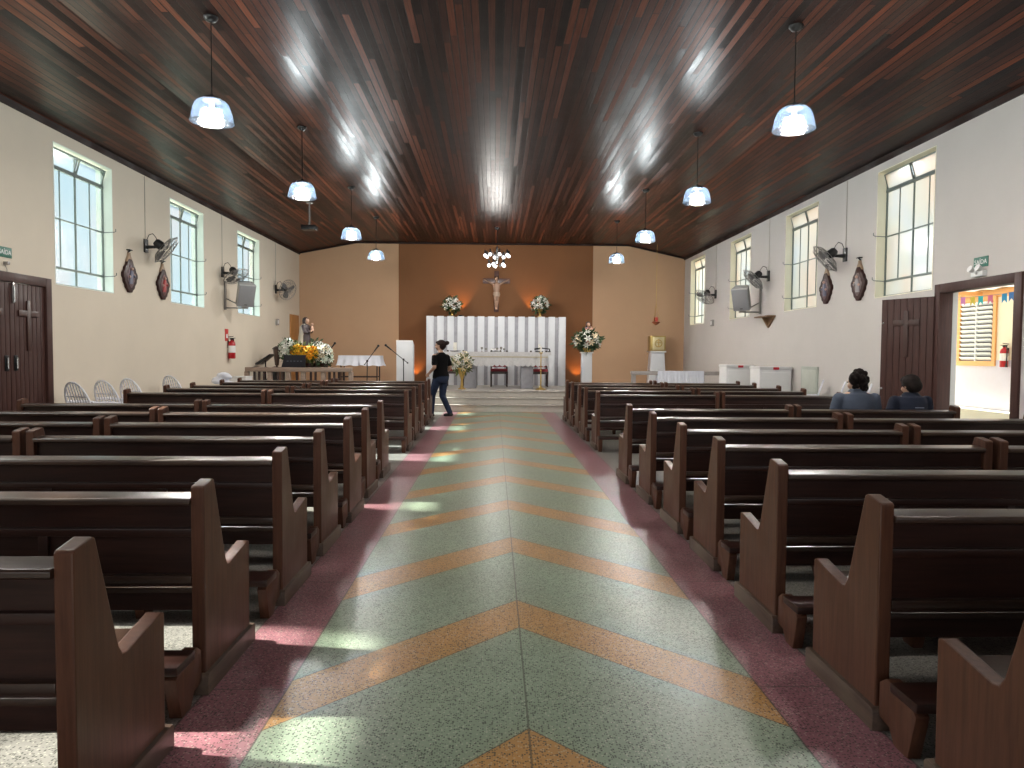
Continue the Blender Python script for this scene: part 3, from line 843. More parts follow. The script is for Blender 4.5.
for s in (-1, 1):
    fb.capsule((s * 0.11, Yf, -0.11), (s * 0.23, Yf + 0.02, -0.04), 0.034, 0.028).capsule((s * 0.23, Yf + 0.02, -0.04), (s * 0.36, Yf + 0.045, 0.025), 0.028, 0.02).capsule((s * 0.36, Yf + 0.045, 0.025), (s * 0.40, Yf + 0.045, 0.035), 0.022, 0.016)
    fb.capsule((s * 0.045, Yf, -0.46), (s * 0.04, Yf - 0.05, -0.66), 0.052, 0.04).capsule((s * 0.04, Yf - 0.05, -0.66), (s * 0.02, Yf + 0.02, -0.86), 0.04, 0.025).capsule((s * 0.02, Yf + 0.02, -0.86), (s * 0.02, Yf - 0.03, -0.91), 0.024, 0.02)
fig = remeshed(fb, 'figure', M_CORP, 0.011, 3, ct)
MB().loft([((0, Yf, -0.36), 0.098, 0.066), ((0, Yf, -0.43), 0.115, 0.072), ((0.01, Yf, -0.50), 0.095, 0.07)]).build('loincloth', mat('corpus_cloth', (0.50, 0.36, 0.27), 0.6), fig)
MB().sph((0, Yf + 0.02, 0.085), 0.082, 12, (0.95, 0.9, 0.95)).build('hair', M_DKW, fig)

# chandelier of globes
CY = 20.0
cc = at_y(497, 258, CY)
chd = thing('chandelier', 'chandelier of lit white globes hanging before the crucifix', 'chandelier', (cc.x, CY, cc.z))
top = ZC - cc.z
MB().tube((0, 0, 0.1), (0, 0, top), 0.010).lathe([(0, top), (0.08, top), (0.07, top - 0.04), (0.02, top - 0.07), (0, top - 0.07)]).build('stem', M_BLACKM, chd)
MB().lathe([(0, 0.32), (0.03, 0.30), (0.045, 0.2), (0.03, 0.1), (0.05, 0.0), (0.03, -0.12), (0, -0.15)], n=16).build('body', M_CHROME, chd)
M_GLOBE = emit_mat('globe_glow', (0.93, 0.97, 1.0), 2.0)
globe = MB().sph((0, 0, 0), 0.047, 14).mesh('globe', M_GLOBE)
def arm(a, r, z, k):
    x, y = r * math.cos(a), r * math.sin(a)
    m = MB().path([(0, 0, 0.12 if k else 0.0), (x * 0.5, y * 0.5, z + 0.02 if k else z - 0.05), (x * 0.9, y * 0.9, z + 0.10), (x, y, z + 0.14)], 0.009, 6)
    m.tube((x, y, z + 0.05), (x, y, z + 0.15), 0.022, n=8)
    m.build('arm', M_BLACKM, chd)
    link('globe', globe, chd, loc=(x, y, z))
for i in range(8): arm(2 * PI * i / 8 + 0.2, 0.34, 0.06, 1)
for i in range(5): arm(2 * PI * i / 5 + 0.5, 0.23, -0.20, 0)
pl = bpy.data.lights.new('chandelier_light', 'POINT'); pl.energy = 105; pl.color = (1.0, 0.96, 0.90); pl.shadow_soft_size = 0.30
po = bpy.data.objects.new('chandelier_light', pl); COL.objects.link(po); po.parent = chd; po.location = (0, 0, -0.30)

# ------------------------------------------------------------------ flowers
M_LEAF = mat('dark_leaf', (0.035, 0.075, 0.025), 0.5, var=0.4, scale=20)
M_LEAFY = mat('olive_leaf', (0.10, 0.13, 0.03), 0.5, var=0.4, scale=20)
M_PETW = mat('petal_white', (0.80, 0.80, 0.74), 0.6, var=0.05)
M_PETC = mat('petal_cream', (0.78, 0.66, 0.46), 0.6, var=0.08)
M_PETG = mat('petal_pale_green', (0.66, 0.74, 0.62), 0.6, var=0.08)
M_PETY = mat('petal_yellow', (0.92, 0.56, 0.04), 0.6, var=0.15)
M_PETO = mat('petal_amber', (0.82, 0.38, 0.02), 0.6, var=0.15)
def lily_mesh(name, m, r=0.085, petals=6):
    mb = MB()
    for k in range(petals):
        a = 2 * PI * k / petals
        c, s = math.cos(a), math.sin(a)
        def P(u, v, z): return (c * u - s * v, s * u + c * v, z)
        V = [P(0.008, 0, 0), P(r * 0.45, r * 0.22, r * 0.33), P(r * 0.5, 0, r * 0.25), P(r * 0.45, -r * 0.22, r * 0.33), P(r * 0.85, r * 0.13, r * 0.42), P(r * 0.88, 0, r * 0.36), P(r * 0.85, -r * 0.13, r * 0.42), P(r * 1.12, 0, r * 0.28)]
        mb.faces(V, [(0, 2, 1), (0, 3, 2), (1, 2, 5, 4), (2, 3, 6, 5), (4, 5, 7), (5, 6, 7)])
    mb.sph((0, 0, r * 0.14), r * 0.13, 6)
    return mb.mesh(name, m, 60)
def mum_mesh(name, m, r=0.06):
    mb = MB()
    for ring, (n, el, k) in enumerate(((11, 12, 1.0), (9, 38, 0.92), (6, 62, 0.8), (3, 82, 0.7))):
        for i in range(n):
            a = 2 * PI * (i + 0.5 * ring) / n
            d = Vector((math.cos(a) * math.cos(R(el)), math.sin(a) * math.cos(R(el)), math.sin(R(el))))
            q = Vector((-math.sin(a), math.cos(a), 0)) * r * 0.22
            e = d * r * k
            mb.faces([d * r * 0.15, e * 0.7 + q, e, e * 0.7 - q], [(0, 1, 2, 3)])
    return mb.mesh(name, m, 60)
LILY = {}
def blossom(kind):
    if kind not in LILY:
        m = {'w': M_PETW, 'c': M_PETC, 'g': M_PETG, 'y': M_PETY, 'o': M_PETO}[kind]
        LILY[kind] = mum_mesh('blossom', m) if kind in 'yo' else lily_mesh('blossom', m)
    return LILY[kind]
def leaf_ball(rx, ry, rz, n, size, cz=0.0, rng=None):
    mb = MB(); rng = rng or random
    for _ in range(n):
        d = Vector((rng.gauss(0, 1), rng.gauss(0, 1), rng.gauss(0, 1))).normalized()
        k = rng.uniform(0.35, 1.0)
        c = Vector((d.x * rx, d.y * ry, d.z * rz)) * k + Vector((0, 0, cz))
        dirv = (d + Vector((rng.uniform(-.6, .6), rng.uniform(-.6, .6), rng.uniform(-.3, .6)))).normalized()
        side = dirv.cross(Vector((rng.uniform(-1, 1), rng.uniform(-1, 1), rng.uniform(-1, 1)))).normalized()
        up = side.cross(dirv)
        L = size * rng.uniform(0.7, 1.3)
        mb.faces([c, c + dirv * L * .45 + side * L * .2 + up * L * .06, c + dirv * L, c + dirv * L * .45 - side * L * .2 + up * L * .06, c + dirv * L * .5],
                 [(0, 4, 1), (1, 4, 2), (0, 3, 4), (3, 2, 4)])
    return mb
def scatter_blossoms(parent, rx, ry, rz, cz, n, kinds, scale=1.0, rng=None, zmin=-0.5):
    rng = rng or random
    for i in range(n):
        f = (i + 0.5) / n
        zz = 1 - 1.5 * f
        if zz < zmin: zz = rng.uniform(zmin, 0.9)
        ph = i * 2.39996 + rng.uniform(-.2, .2)
        rr = math.sqrt(max(0, 1 - zz * zz))
        d = Vector((rr * math.cos(ph), rr * math.sin(ph), zz))
        k = rng.uniform(0.85, 1.08)
        o = link('blossom', blossom(rng.choice(kinds)), parent, loc=(d.x * rx * k, d.y * ry * k, cz + d.z * rz * k))
        o.rotation_mode = 'QUATERNION'
        o.rotation_quaternion = (d + Vector((0, -0.25, 0.1))).normalized().to_track_quat('Z', 'Y')
        s = scale * rng.uniform(0.8, 1.2); o.scale = (s, s, s)
def urn(parent, h, r, m):
    MB().lathe([(0, 0), (r * .8, 0), (r * .8, .02), (r * .35, .05), (r * .25, h * .45), (r * .45, h * .6), (r, h * .92), (r * 1.05, h), (r * .95, h), (r * .4, h * .65), (0, h * .62)], n=22).build('vase', m, parent)
# two bouquets on top of the slab screen
for px, py, kinds, lab in ((452, 305, ['w', 'w', 'c'], 'white and green flower bouquet on the left end of the slab screen'), (540, 305, ['w', 'w', 'w', 'g'], 'white flower bouquet on the right end of the slab screen')):
    q = at_y(px, py, SY + 0.12)
    b = thing('flower_bouquet', lab, 'flowers', (q.x, SY + 0.12, SZ1 + 0.001), 0, 'bouquets on the slab screen')
    hz_ = q.z - SZ1
    urn(b, max(0.15, hz_ - 0.12), 0.11, M_GOLD)
    leaf_ball(0.27, 0.27, 0.25, 260, 0.13, hz_).build('foliage', M_LEAF, b, smooth=0)
    scatter_blossoms(b, 0.25, 0.25, 0.24, hz_, 26, kinds, 1.0)
# bouquet on a tall brass stand in front of the altar
q = at_y(462, 364, 19.0)
b = thing('flower_bouquet', 'cream and white flower bouquet on a tall brass stand before the altar', 'flowers', (q.x, 19.0, ZP))
hz_ = q.z - ZP
urn(b, hz_ - 0.1, 0.13, M_GOLD)
leaf_ball(0.27, 0.27, 0.26, 260, 0.13, hz_).build('foliage', M_LEAFY, b, smooth=0)
scatter_blossoms(b, 0.26, 0.26, 0.28, hz_, 26, ['w', 'w', 'c', 'c'], 1.0)

# ------------------------------------------------------------------ left ambo, right pedestal
AYY = 19.4
a0, a1 = at_y(396.5, 339, AYY), at_y(413, 339, AYY)
cx = (a0.x + a1.x) / 2; hwx = (a1.x - a0.x) / 2
am = thing('ambo', 'tall white box ambo left of the altar behind a microphone', 'lectern', (cx, AYY, 0.45))
MB().prism([(-0.02, 0), (-0.05, a0.z - 0.45 - 0.04), (0.30, a0.z - 0.45 - 0.16), (0.34, 0)], 0, -hwx, hwx, 0.008).build('body', M_SLAB, am)
MB().box(-hwx + 0.002, hwx - 0.002, -0.052, 0.32, -0.02, 0.02, 0.006, mtx=Matrix.Translation((0, 0, a0.z - 0.45 - 0.07)) @ Matrix.Rotation(R(-18), 4, 'X')).build('reading_top', M_WHITE, am)
MB().box(-hwx - 0.03, hwx + 0.03, -0.06, 0.38, 0, 0.08, 0.006).build('foot', M_SLAB, am)
PY = 19.6
q0, q1 = at_y(581.5, 352, PY), at_y(591.5, 352, PY)
hp = q0.z - 0.45
pd = thing('pedestal', 'white square pedestal with flowers right of the altar', 'pedestal', ((q0.x + q1.x) / 2, PY, 0.45))
hw_ = (q1.x - q0.x) / 2
MB().box(-hw_, hw_, -hw_, hw_, 0.06, hp - 0.03, 0.006).build('column', M_SLAB, pd)
MB().box(-hw_ - 0.03, hw_ + 0.03, -hw_ - 0.03, hw_ + 0.03, hp - 0.035, hp, 0.006).build('cap', M_WHITE, pd)
MB().box(-hw_ - 0.03, hw_ + 0.03, -hw_ - 0.03, hw_ + 0.03, 0, 0.065, 0.006).build('foot', M_WHITE, pd)
px_, pz_ = (q0.x + q1.x) / 2, q0.z + 0.001
b = thing('flower_bouquet', 'large white and apricot flower bouquet on the white pedestal', 'flowers', (px_, PY - 0.1, pz_))
MB().lathe([(0, 0), (0.10, 0), (0.13, 0.10), (0.11, 0.12), (0, 0.10)], n=18).build('vase', M_GOLD, b)
leaf_ball(0.36, 0.28, 0.26, 420, 0.16, 0.30).build('foliage', M_LEAF, b, smooth=0)
scatter_blossoms(b, 0.34, 0.26, 0.24, 0.30, 30, ['w', 'w', 'c', 'c'], 1.2)
# statue of a lady with child standing in the flowers
def statue(name, label, loc, h, robe, mantle, skin, rotz=0.0, hairm=None):
    t = thing(name, label, 'statue', loc, rotz)
    s = h / 0.62
    m = MB().loft([((0, 0, 0), .13 * s, .11 * s), ((0, 0, .12 * s), .11 * s, .095 * s), ((0, 0, .30 * s), .09 * s, .075 * s), ((0, 0, .42 * s), .095 * s, .07 * s), ((0, 0, .475 * s), .08 * s, .05 * s), ((0, 0, .50 * s), .03 * s, .03 * s)])
    m.capsule((-.085 * s, 0, .45 * s), (-.10 * s, -.05 * s, .33 * s), .034 * s, .03 * s).capsule((.085 * s, 0, .45 * s), (.10 * s, -.05 * s, .34 * s), .034 * s, .03 * s)
    m.capsule((-.10 * s, -.05 * s, .33 * s), (-.01 * s, -.11 * s, .35 * s), .03 * s, .024 * s).capsule((.10 * s, -.05 * s, .34 * s), (.05 * s, -.11 * s, .37 * s), .03 * s, .024 * s)
    body = remeshed(m, 'robe', robe, .012, 3, t)
    m = MB().loft([((0, .05 * s, .02 * s), .155 * s, .11 * s), ((0, .05 * s, .25 * s), .125 * s, .09 * s), ((0, .035 * s, .44 * s), .115 * s, .075 * s), ((0, .02 * s, .50 * s), .06 * s, .05 * s)])
    MB().loft([((0, .02 * s, .49 * s), .055 * s, .045 * s), ((0, .02 * s, .56 * s), .06 * s, .055 * s), ((0, .015 * s, .61 * s), .052 * s, .05 * s), ((0, .01 * s, .635 * s), .025 * s, .025 * s)]).build('hair', hairm or M_DKW, t, smooth=60)
    m.build('mantle', mantle, t, smooth=60)
    hd = MB().sph((0, -.025 * s, .555 * s), .048 * s, 12, (.88, 1, 1.15)).sph((0, -.075 * s, .55 * s), .009 * s, 6).capsule((0, -.01 * s, .49 * s), (0, -.01 * s, .52 * s), .025 * s)
    hd.sph((-.01 * s, -.125 * s, .352 * s), .022 * s, 8).sph((.045 * s, -.125 * s, .375 * s), .022 * s, 8)
    hd.build('head_and_hands', skin, t)
    k = MB().loft([((.05 * s, -.11 * s, .36 * s), .045 * s, .035 * s), ((.05 * s, -.11 * s, .42 * s), .04 * s, .03 * s), ((.05 * s, -.11 * s, .465 * s), .02 * s, .02 * s)])
    k.sph((.05 * s, -.115 * s, .49 * s), .028 * s, 10).build('child', skin, t)
    return t
M_SKIN = mat('painted_skin', (0.58, 0.36, 0.26), 0.5)
st_z = at_y(588, 341, PY).z
statue('lady_statue', 'small painted statue in pink and blue among the pedestal flowers', (px_ + 0.05, PY + 0.10, pz_ + 0.12), at_y(588, 322, PY).z - pz_ - 0.12, mat('robe_pink', (0.55, 0.26, 0.22), 0.5), mat('mantle_blue', (0.10, 0.17, 0.33), 0.5), M_SKIN)

# ------------------------------------------------------------------ uplights
M_AMB = emit_mat('uplight_glow', (1.0, 0.5, 0.12), 7.0)
def uplight(x, y, z, lab, e=26):
    t = thing('uplight', lab, 'lamp', (x, y, z), 0, 'amber uplights')
    MB().box(-0.07, 0.07, -0.05, 0.05, 0, 0.02, 0.004).lathe([(0, 0.02), (0.045, 0.02), (0.065, 0.10), (0.058, 0.10), (0.04, 0.04), (0, 0.04)], n=16).build('housing', M_BLACKM, t)
    MB().lathe([(0, 0.07), (0.052, 0.07), (0, 0.085)], n=16).build('lens', M_AMB, t)
    l = bpy.data.lights.new('uplight_lamp', 'SPOT'); l.energy = e; l.color = (1.0, 0.42, 0.10); l.spot_size = R(75); l.spot_blend = 0.6; l.shadow_soft_size = 0.04
    o = bpy.data.objects.new('uplight_lamp', l); COL.objects.link(o); o.parent = t; o.location = (0, 0, 0.12)
    o.rotation_euler = (R(180 - 14), 0, 0)
uplight(at_y(415, 376, 22.62).x, 22.62, 0.45, 'amber uplight on the floor behind the ambo')
uplight(at_y(577, 376, 22.62).x, 22.62, 0.45, 'amber uplight on the floor behind the flower pedestal')
uplight(at_y(460, 317, 22.5).x, 22.60, SZ1 - 0.02, 'amber uplight on the slab screen beside the left bouquet', 34)
uplight(at_y(533, 317, 22.5).x, 22.60, SZ1 - 0.02, 'amber uplight on the slab screen beside the right bouquet', 34)

# ------------------------------------------------------------------ tabernacle corner (right)
TY = 22.1
q0, q1 = at_y(649, 351, TY), at_y(664, 351, TY)
tcx = (q0.x + q1.x) / 2
pd = thing('pedestal', 'white tapered pedestal under the golden tabernacle', 'pedestal', (tcx, TY, 0.45))
hh = q0.z - 0.45
MB().prism([(-0.27, 0.0), (0.27, 0.0), (0.20, hh - 0.04), (-0.20, hh - 0.04)], 1, -0.2, 0.2, 0.008).build('body', M_SLAB, pd)
MB().box(-0.25, 0.25, -0.25, 0.25, hh - 0.045, hh, 0.006).build('cap', M_WHITE, pd)
M_TABG = mat('tabernacle_gold', (0.50, 0.36, 0.12), 0.3, 0.7, var=0.2)
th = at_y(656, 336, TY).z - q0.z
t = thing('tabernacle', 'golden box tabernacle with framed door on the tapered pedestal', 'tabernacle', (tcx, TY, q0.z + 0.001))
hw_ = (q1.x - q0.x) / 2
MB().box(-hw_, hw_, -0.2, 0.2, 0, th, 0.008).build('body', M_TABG, t)
dr = MB().box(-hw_ * .72, hw_ * .82, -0.215, -0.199, th * .08, th * .92, 0.004).build('door', mat('tabernacle_door', (0.72, 0.62, 0.36), 0.35, 0.4, var=0.15), t)
MB().torus((hw_ * .05, -0.218, th * .50), hw_ * .45, 0.012, Matrix.Rotation(R(90), 4, 'X')).tube((hw_ * .05, -0.22, th * .25), (hw_ * .05, -0.22, th * .78), 0.012).tube((-hw_ * .25, -0.22, th * .55), (hw_ * .35, -0.22, th * .55), 0.012).build('relief', M_GOLD, dr)
LY = 21.6
q = at_y(656, 322, LY)
t = thing('sanctuary_lamp', 'red sanctuary lamp hanging on long chains above the tabernacle', 'lamp', (q.x, LY, q.z))
topz = ZC - (q.x - 4.3) * (ZC - ZS_R) / (XR - 4.3) - q.z - 0.03
mb = MB()
for k in range(3):
    a = 2 * PI * k / 3
    mb.tube((0.12 * math.cos(a), 0.12 * math.sin(a), 0.0), (0, 0, 0.55), 0.005, n=6)
mb.tube((0, 0, 0.55), (0, 0, topz), 0.006, n=6)
mb.build('chain', M_GOLD, t)
MB().lathe([(0, -0.10), (0.03, -0.09), (0.12, -0.02), (0.14, 0.0), (0.12, 0.01), (0, 0.01)], n=20).build('bowl', mat('copper', (0.45, 0.15, 0.08), 0.35, 0.7), t)
MB().lathe([(0, 0.01), (0.05, 0.01), (0.065, 0.08), (0.055, 0.14), (0, 0.14)], n=16).build('glass', emit_mat('red_glass', (0.45, 0.06, 0.04), 0.12), t)

# right communion rail and its draped cloth
RY = 17.0
r0, r1 = at_y(631, 371, RY), at_y(727, 371, RY)
rt = r0.z
M_RAIL = mat('rail_stone', (0.34, 0.31, 0.29), 0.5, var=0.2, scale=12)
rl = thing('communion_rail', 'grey stone altar rail on the right with a white cloth', 'rail', ((r0.x + r1.x) / 2, RY, 0))
hr = (r1.x - r0.x) / 2
MB().box(-hr, hr, -0.08, 0.08, rt - 0.09, rt, 0.01).build('top_rail', M_RAIL, rl)
for x in (-hr + 0.06, -hr * .35, hr * .35, hr - 0.06): MB().box(x - 0.05, x + 0.05, -0.05, 0.05, 0, rt - 0.09, 0.006).build('post', M_RAIL, rl)
MB().box(-hr, hr, -0.04, 0.04, 0.12, 0.20, 0.006).build('lower_rail', M_RAIL, rl)
M_CLOTH = mat('white_cotton', (0.72, 0.74, 0.82), 0.85, var=0.06, scale=14)
def draped(name, lab, x0, x1, y0, y1, z, drop, waves, flare=0.05, sides=True):
    """a cloth lying on a table or rail and falling over its edges in folds"""
    nx, mbv, mbf = waves * 6, [], []
    cx_ = (x0 + x1) / 2
    loop = []
    def edge(a, b, k):
        for i in range(k): loop.append((a[0] + (b[0] - a[0]) * i / k, a[1] + (b[1] - a[1]) * i / k))
    edge((x0, y0), (x1, y0), nx); edge((x1, y0), (x1, y1), max(6, nx // 4)); edge((x1, y1), (x0, y1), nx); edge((x0, y1), (x0, y0), max(6, nx // 4))
    cyy = (y0 + y1) / 2
    L = len(loop)
    for lev in range(5):
        t_ = lev / 4
        for i, (x, y) in enumerate(loop):
            dx, dy = x - cx_, y - cyy
            dl = math.hypot(dx / (x1 - x0), dy / (y1 - y0)) or 1
            nxv, nyv = dx / (x1 - x0) / dl, dy / (y1 - y0) / dl
            amp = 0.022 * t_ * math.sin(2 * PI * i / 6) + flare * t_ * t_
            mbv.append((x + nxv * amp, y + nyv * amp, z - drop * t_ + 0.012 * t_ * math.sin(i * 0.7)))
    for lev in range(4):
        for i in range(L):
            j = (i + 1) % L
            mbf.append((lev * L + i, lev * L + j, lev * L + L + j, lev * L + L + i))
    mbv.append((cx_, cyy, z)); c_ = len(mbv) - 1
    for i in range(L): mbf.append((i, c_, (i + 1) % L))
    o = MB().faces(mbv, mbf).build(name, M_CLOTH, smooth=70)
    return tag(o, lab, 'cloth')
c0, c1 = at_y(658, 371, RY - .1).x, at_y(704, 371, RY - .1).x
draped('rail_cloth', 'white pleated cloth hanging over the right altar rail', c0, c1, RY - 0.105, RY + 0.105, rt + 0.008, 0.62, 13, 0.05)
#MORE
# ------------------------------------------------------------------ left side of the sanctuary
r0, r1 = at_y(246, 367.5, RY), at_y(352, 367.5, RY)
rt = (r0.z + r1.z) / 2
M_RAILW = wood('rail_wood', (0.24, 0.17, 0.13), (0.38, 0.29, 0.23), 0, 0.5, coat=0)
rl = thing('communion_rail', 'pale wooden altar rail with balusters on the left below the yellow flowers', 'rail', ((r0.x + r1.x) / 2, RY, 0))
hr = (r1.x - r0.x) / 2
MB().box(-hr, hr, -0.09, 0.09, rt - 0.10, rt, 0.012).build('top_rail', M_RAILW, rl)
MB().box(-hr, hr, -0.04, 0.04, 0.10, 0.18, 0.006).build('lower_rail', M_RAILW, rl)
for f in (-0.98, -0.55, -0.20, 0.08, 0.46, 0.98):
    x = f * hr; MB().box(x - 0.05, x + 0.05, -0.06, 0.06, 0, rt - 0.10, 0.006).build('post', M_RAILW, rl)
bal = MB().lathe([(0, 0.18), (0.03, 0.18), (0.022, 0.26), (0.04, 0.36), (0.045, 0.44), (0.025, 0.58), (0.03, rt - 0.10), (0, rt - 0.10)], n=12).mesh('baluster', M_DKW)
for i in range(22):
    x = -hr * 0.93 + i * (hr * 1.86 / 21)
    if min(abs(x - f * hr) for f in (-0.98, -0.55, -0.20, 0.08, 0.46, 0.98)) > 0.10: link('baluster', bal, rl, loc=(x, 0, 0))

LYY = 18.75
dz = at_y(303, 367, LYY).z
lx0, lx1 = at_y(281, 367, LYY).x, at_y(329, 367, LYY).x
lcx = (lx0 + lx1) / 2; lw = (lx1 - lx0) / 2
M_BROWN = wood('stand_wood', (0.08, 0.035, 0.018), (0.18, 0.085, 0.045), 0, 0.35)
lt = thing('processional_stand', 'brown wooden carrying stand on legs under the saint statue and flowers', 'stand', (lcx, LYY, 0.45))
dl = dz - 0.45
MB().box(-lw, lw, -0.45, 0.45, dl - 0.05, dl, 0.008).build('deck', M_BROWN, lt)
for y in (-0.38, 0.38):
    px0, px1 = at_y(266, 366, LYY).x - lcx, at_y(342, 366, LYY).x - lcx
    p = MB().path([(px0, y, dl - 0.06), (px0 + 0.12, y, dl - 0.02), (px0 + 0.35, y, dl - 0.075), (px1 - 0.35, y, dl - 0.075), (px1, y, dl - 0.03)], 0.032, 10).build('carrying_pole', M_BROWN, lt)
for x in (-lw + 0.08, lw - 0.08):
    for y in (-0.38, 0.38): MB().box(x - 0.03, x + 0.03, y - 0.03, y + 0.03, 0, dl - 0.05, 0.004).build('leg', M_BROWN, lt)
sx = at_y(306, 340, LYY + 0.15)
sb = at_y(306, 349, LYY + 0.15).z
o = MB().lathe([(0, 0), (0.22, 0), (0.22, 0.06), (0.15, 0.10), (0.13, sb - dz - 0.06), (0.18, sb - dz - 0.02), (0.18, sb - dz), (0, sb - dz)], n=24).build('statue_stand', M_BROWN)
o.location = (sx.x, LYY + 0.15, dz + 0.001)
tag(o, 'round brown stand among the flowers carrying the saint statue', 'stand')
sh = at_y(306, 318, LYY + 0.15).z - sb
s = statue('saint_statue', 'saint statue in white robe and dark brown mantle holding a child on the carrying stand', (sx.x, LYY + 0.15, sb + 0.002), sh, mat('robe_brown', (0.05, 0.035, 0.04), 0.5), mat('mantle_pale', (0.62, 0.56, 0.48), 0.5), M_SKIN, R(65))
def bunch(px, py, Y, rx, rz, kinds, n, lab, leafm=M_LEAF, scale=1.0):
    q = at_y(px, py, Y)
    b = thing('flower_arrangement', lab, 'flowers', (q.x, Y, dz + 0.002), 0, 'flowers on the carrying stand')
    h = q.z - dz
    MB().lathe([(0, 0), (0.10, 0), (0.12, 0.10), (0, 0.10)], n=14).build('pot', M_DKW, b)
    leaf_ball(rx * 0.95, rx * 0.75, max(rz, h * 0.75) * 0.95, 220, 0.13, h * 0.9).build('foliage', leafm, b, smooth=0)
    scatter_blossoms(b, rx, rx * 0.8, rz, h, n, kinds, scale, zmin=-0.7)
bunch(288.5, 350, LYY, 0.23, 0.25, ['w', 'g', 'g', 'w'], 36, 'white lily bunch at the left of the carrying stand')
bunch(298, 352, LYY - 0.12, 0.19, 0.17, ['y', 'y', 'y', 'o'], 46, 'bright yellow flower bunch beside the white lilies on the left', M_LEAFY, 1.1)
bunch(309, 354, LYY - 0.15, 0.22, 0.19, ['y', 'o', 'y', 'o', 'o'], 46, 'yellow and amber flower bunch in the middle of the carrying stand', M_LEAFY, 1.1)
bunch(316, 350, LYY + 0.12, 0.20, 0.22, ['w', 'g', 'w'], 30, 'white lily bunch behind the amber flowers')
bunch(324, 356, LYY - 0.05, 0.20, 0.28, ['w', 'g', 'c'], 40, 'tall white and green flower bunch at the right end of the carrying stand')
q0, q1 = at_y(281, 367, LYY - 0.4), at_y(305, 355, LYY - 0.4)
o = MB().prism([(q0.x + 0.02, dz + 0.001), (q1.x, dz + 0.001), (q1.x + 0.03, q1.z), (q0.x + 0.10, q1.z)], 1, LYY - 0.44, LYY - 0.40, 0.006).build('sign_board', mat('black_cloth', (0.010, 0.010, 0.016), 0.8))
tag(o, 'black board leaning on the front of the flower carrying stand', 'board')
k = MB()
for i in range(5): k.box(q0.x + 0.16 + i * 0.085, q0.x + 0.205 + i * 0.085, LYY - 0.446, LYY - 0.438, dz + 0.15, dz + 0.165)
k.build('faded_marks', mat('grey_marks', (0.16, 0.17, 0.22), 0.7), o)
# tapered lantern post
q = at_y(276, 366, LYY - 0.1)
t = thing('lantern_post', 'dark wooden tapered lantern standing left of the flower carrying stand', 'lantern', (q.x + 0.01, LYY - 0.06, 0.45))
ht = at_y(276, 347, LYY - 0.1).z - 0.45
MB().tube((0, 0, 0.02), (0, 0, ht - 0.45), 0.022).lathe([(0, 0), (0.10, 0), (0.10, 0.03), (0.03, 0.05), (0, 0.05)], n=16).build('pole', M_DKW, t)
MB().lathe([(0, ht - 0.48), (0.05, ht - 0.48), (0.095, ht - 0.06), (0.0, ht - 0.06)], n=6).build('lantern_body', wood('lantern_wood', (0.04, 0.018, 0.012), (0.12, 0.07, 0.05), 2, 0.3), t, smooth=0)
MB().lathe([(0, ht - 0.06), (0.13, ht - 0.06), (0.10, ht - 0.02), (0.03, ht + 0.02), (0, ht + 0.02)], n=6).build('lantern_cap', M_DKW, t, smooth=0)
# music stand
MY = 18.55
p0, p1 = at_y(257.5, 363.5, MY), at_y(272, 354, MY)
t = thing('music_stand', 'black music stand with slanted desk near the left wall', 'music stand', ((p0.x + p1.x) / 2, MY, 0.45))
mx = (p0.x + p1.x) / 2
MB().prism([(p0.x - mx, p0.z - .45), (p0.x - mx + 0.02, p0.z - .48), (p0.x - mx + 0.09, p0.z - .475), (p1.x - mx + 0.01, p1.z - .475), (p1.x - mx, p1.z - .45)], 1, -0.22, 0.22, 0.004).build('desk', M_BLACK, t)
MB().tube((0.02, 0, 0.10), (0.02, 0, (p0.z + p1.z) / 2 - .47), 0.016).build('pole', M_BLACKM, t)
for k in range(3):
    a = 2 * PI * k / 3 + 0.4
    MB().tube((0.02, 0, 0.30), (0.02 + 0.20 * math.cos(a), 0.20 * math.sin(a), 0.012), 0.011).build('leg', M_BLACKM, t)
# floor loudspeaker behind the rail
q0, q1 = at_y(266, 380, 18.6), at_y(281, 372, 18.6)
t = thing('floor_monitor', 'black wedge loudspeaker on the platform behind the left rail', 'loudspeaker', ((q0.x + q1.x) / 2, 18.75, 0.45))
hw_ = (q1.x - q0.x) / 2
MB().prism([(-0.16, 0), (0.22, 0), (0.22, q1.z - .45), (0.08, q1.z - .45), (-0.16, 0.22)], 0, -hw_, hw_, 0.01).build('cabinet', M_BLACK, t)
MB().box(-hw_ + 0.03, hw_ - 0.03, -0.012, 0.0, -0.14, 0.14, 0.003, mtx=Matrix.Translation((0, -0.055, (q1.z - .45 + .22) / 2)) @ Matrix.Rotation(R(-42), 4, 'X')).build('grille', mat('grille_grey', (0.05, 0.05, 0.055), 0.6), t)
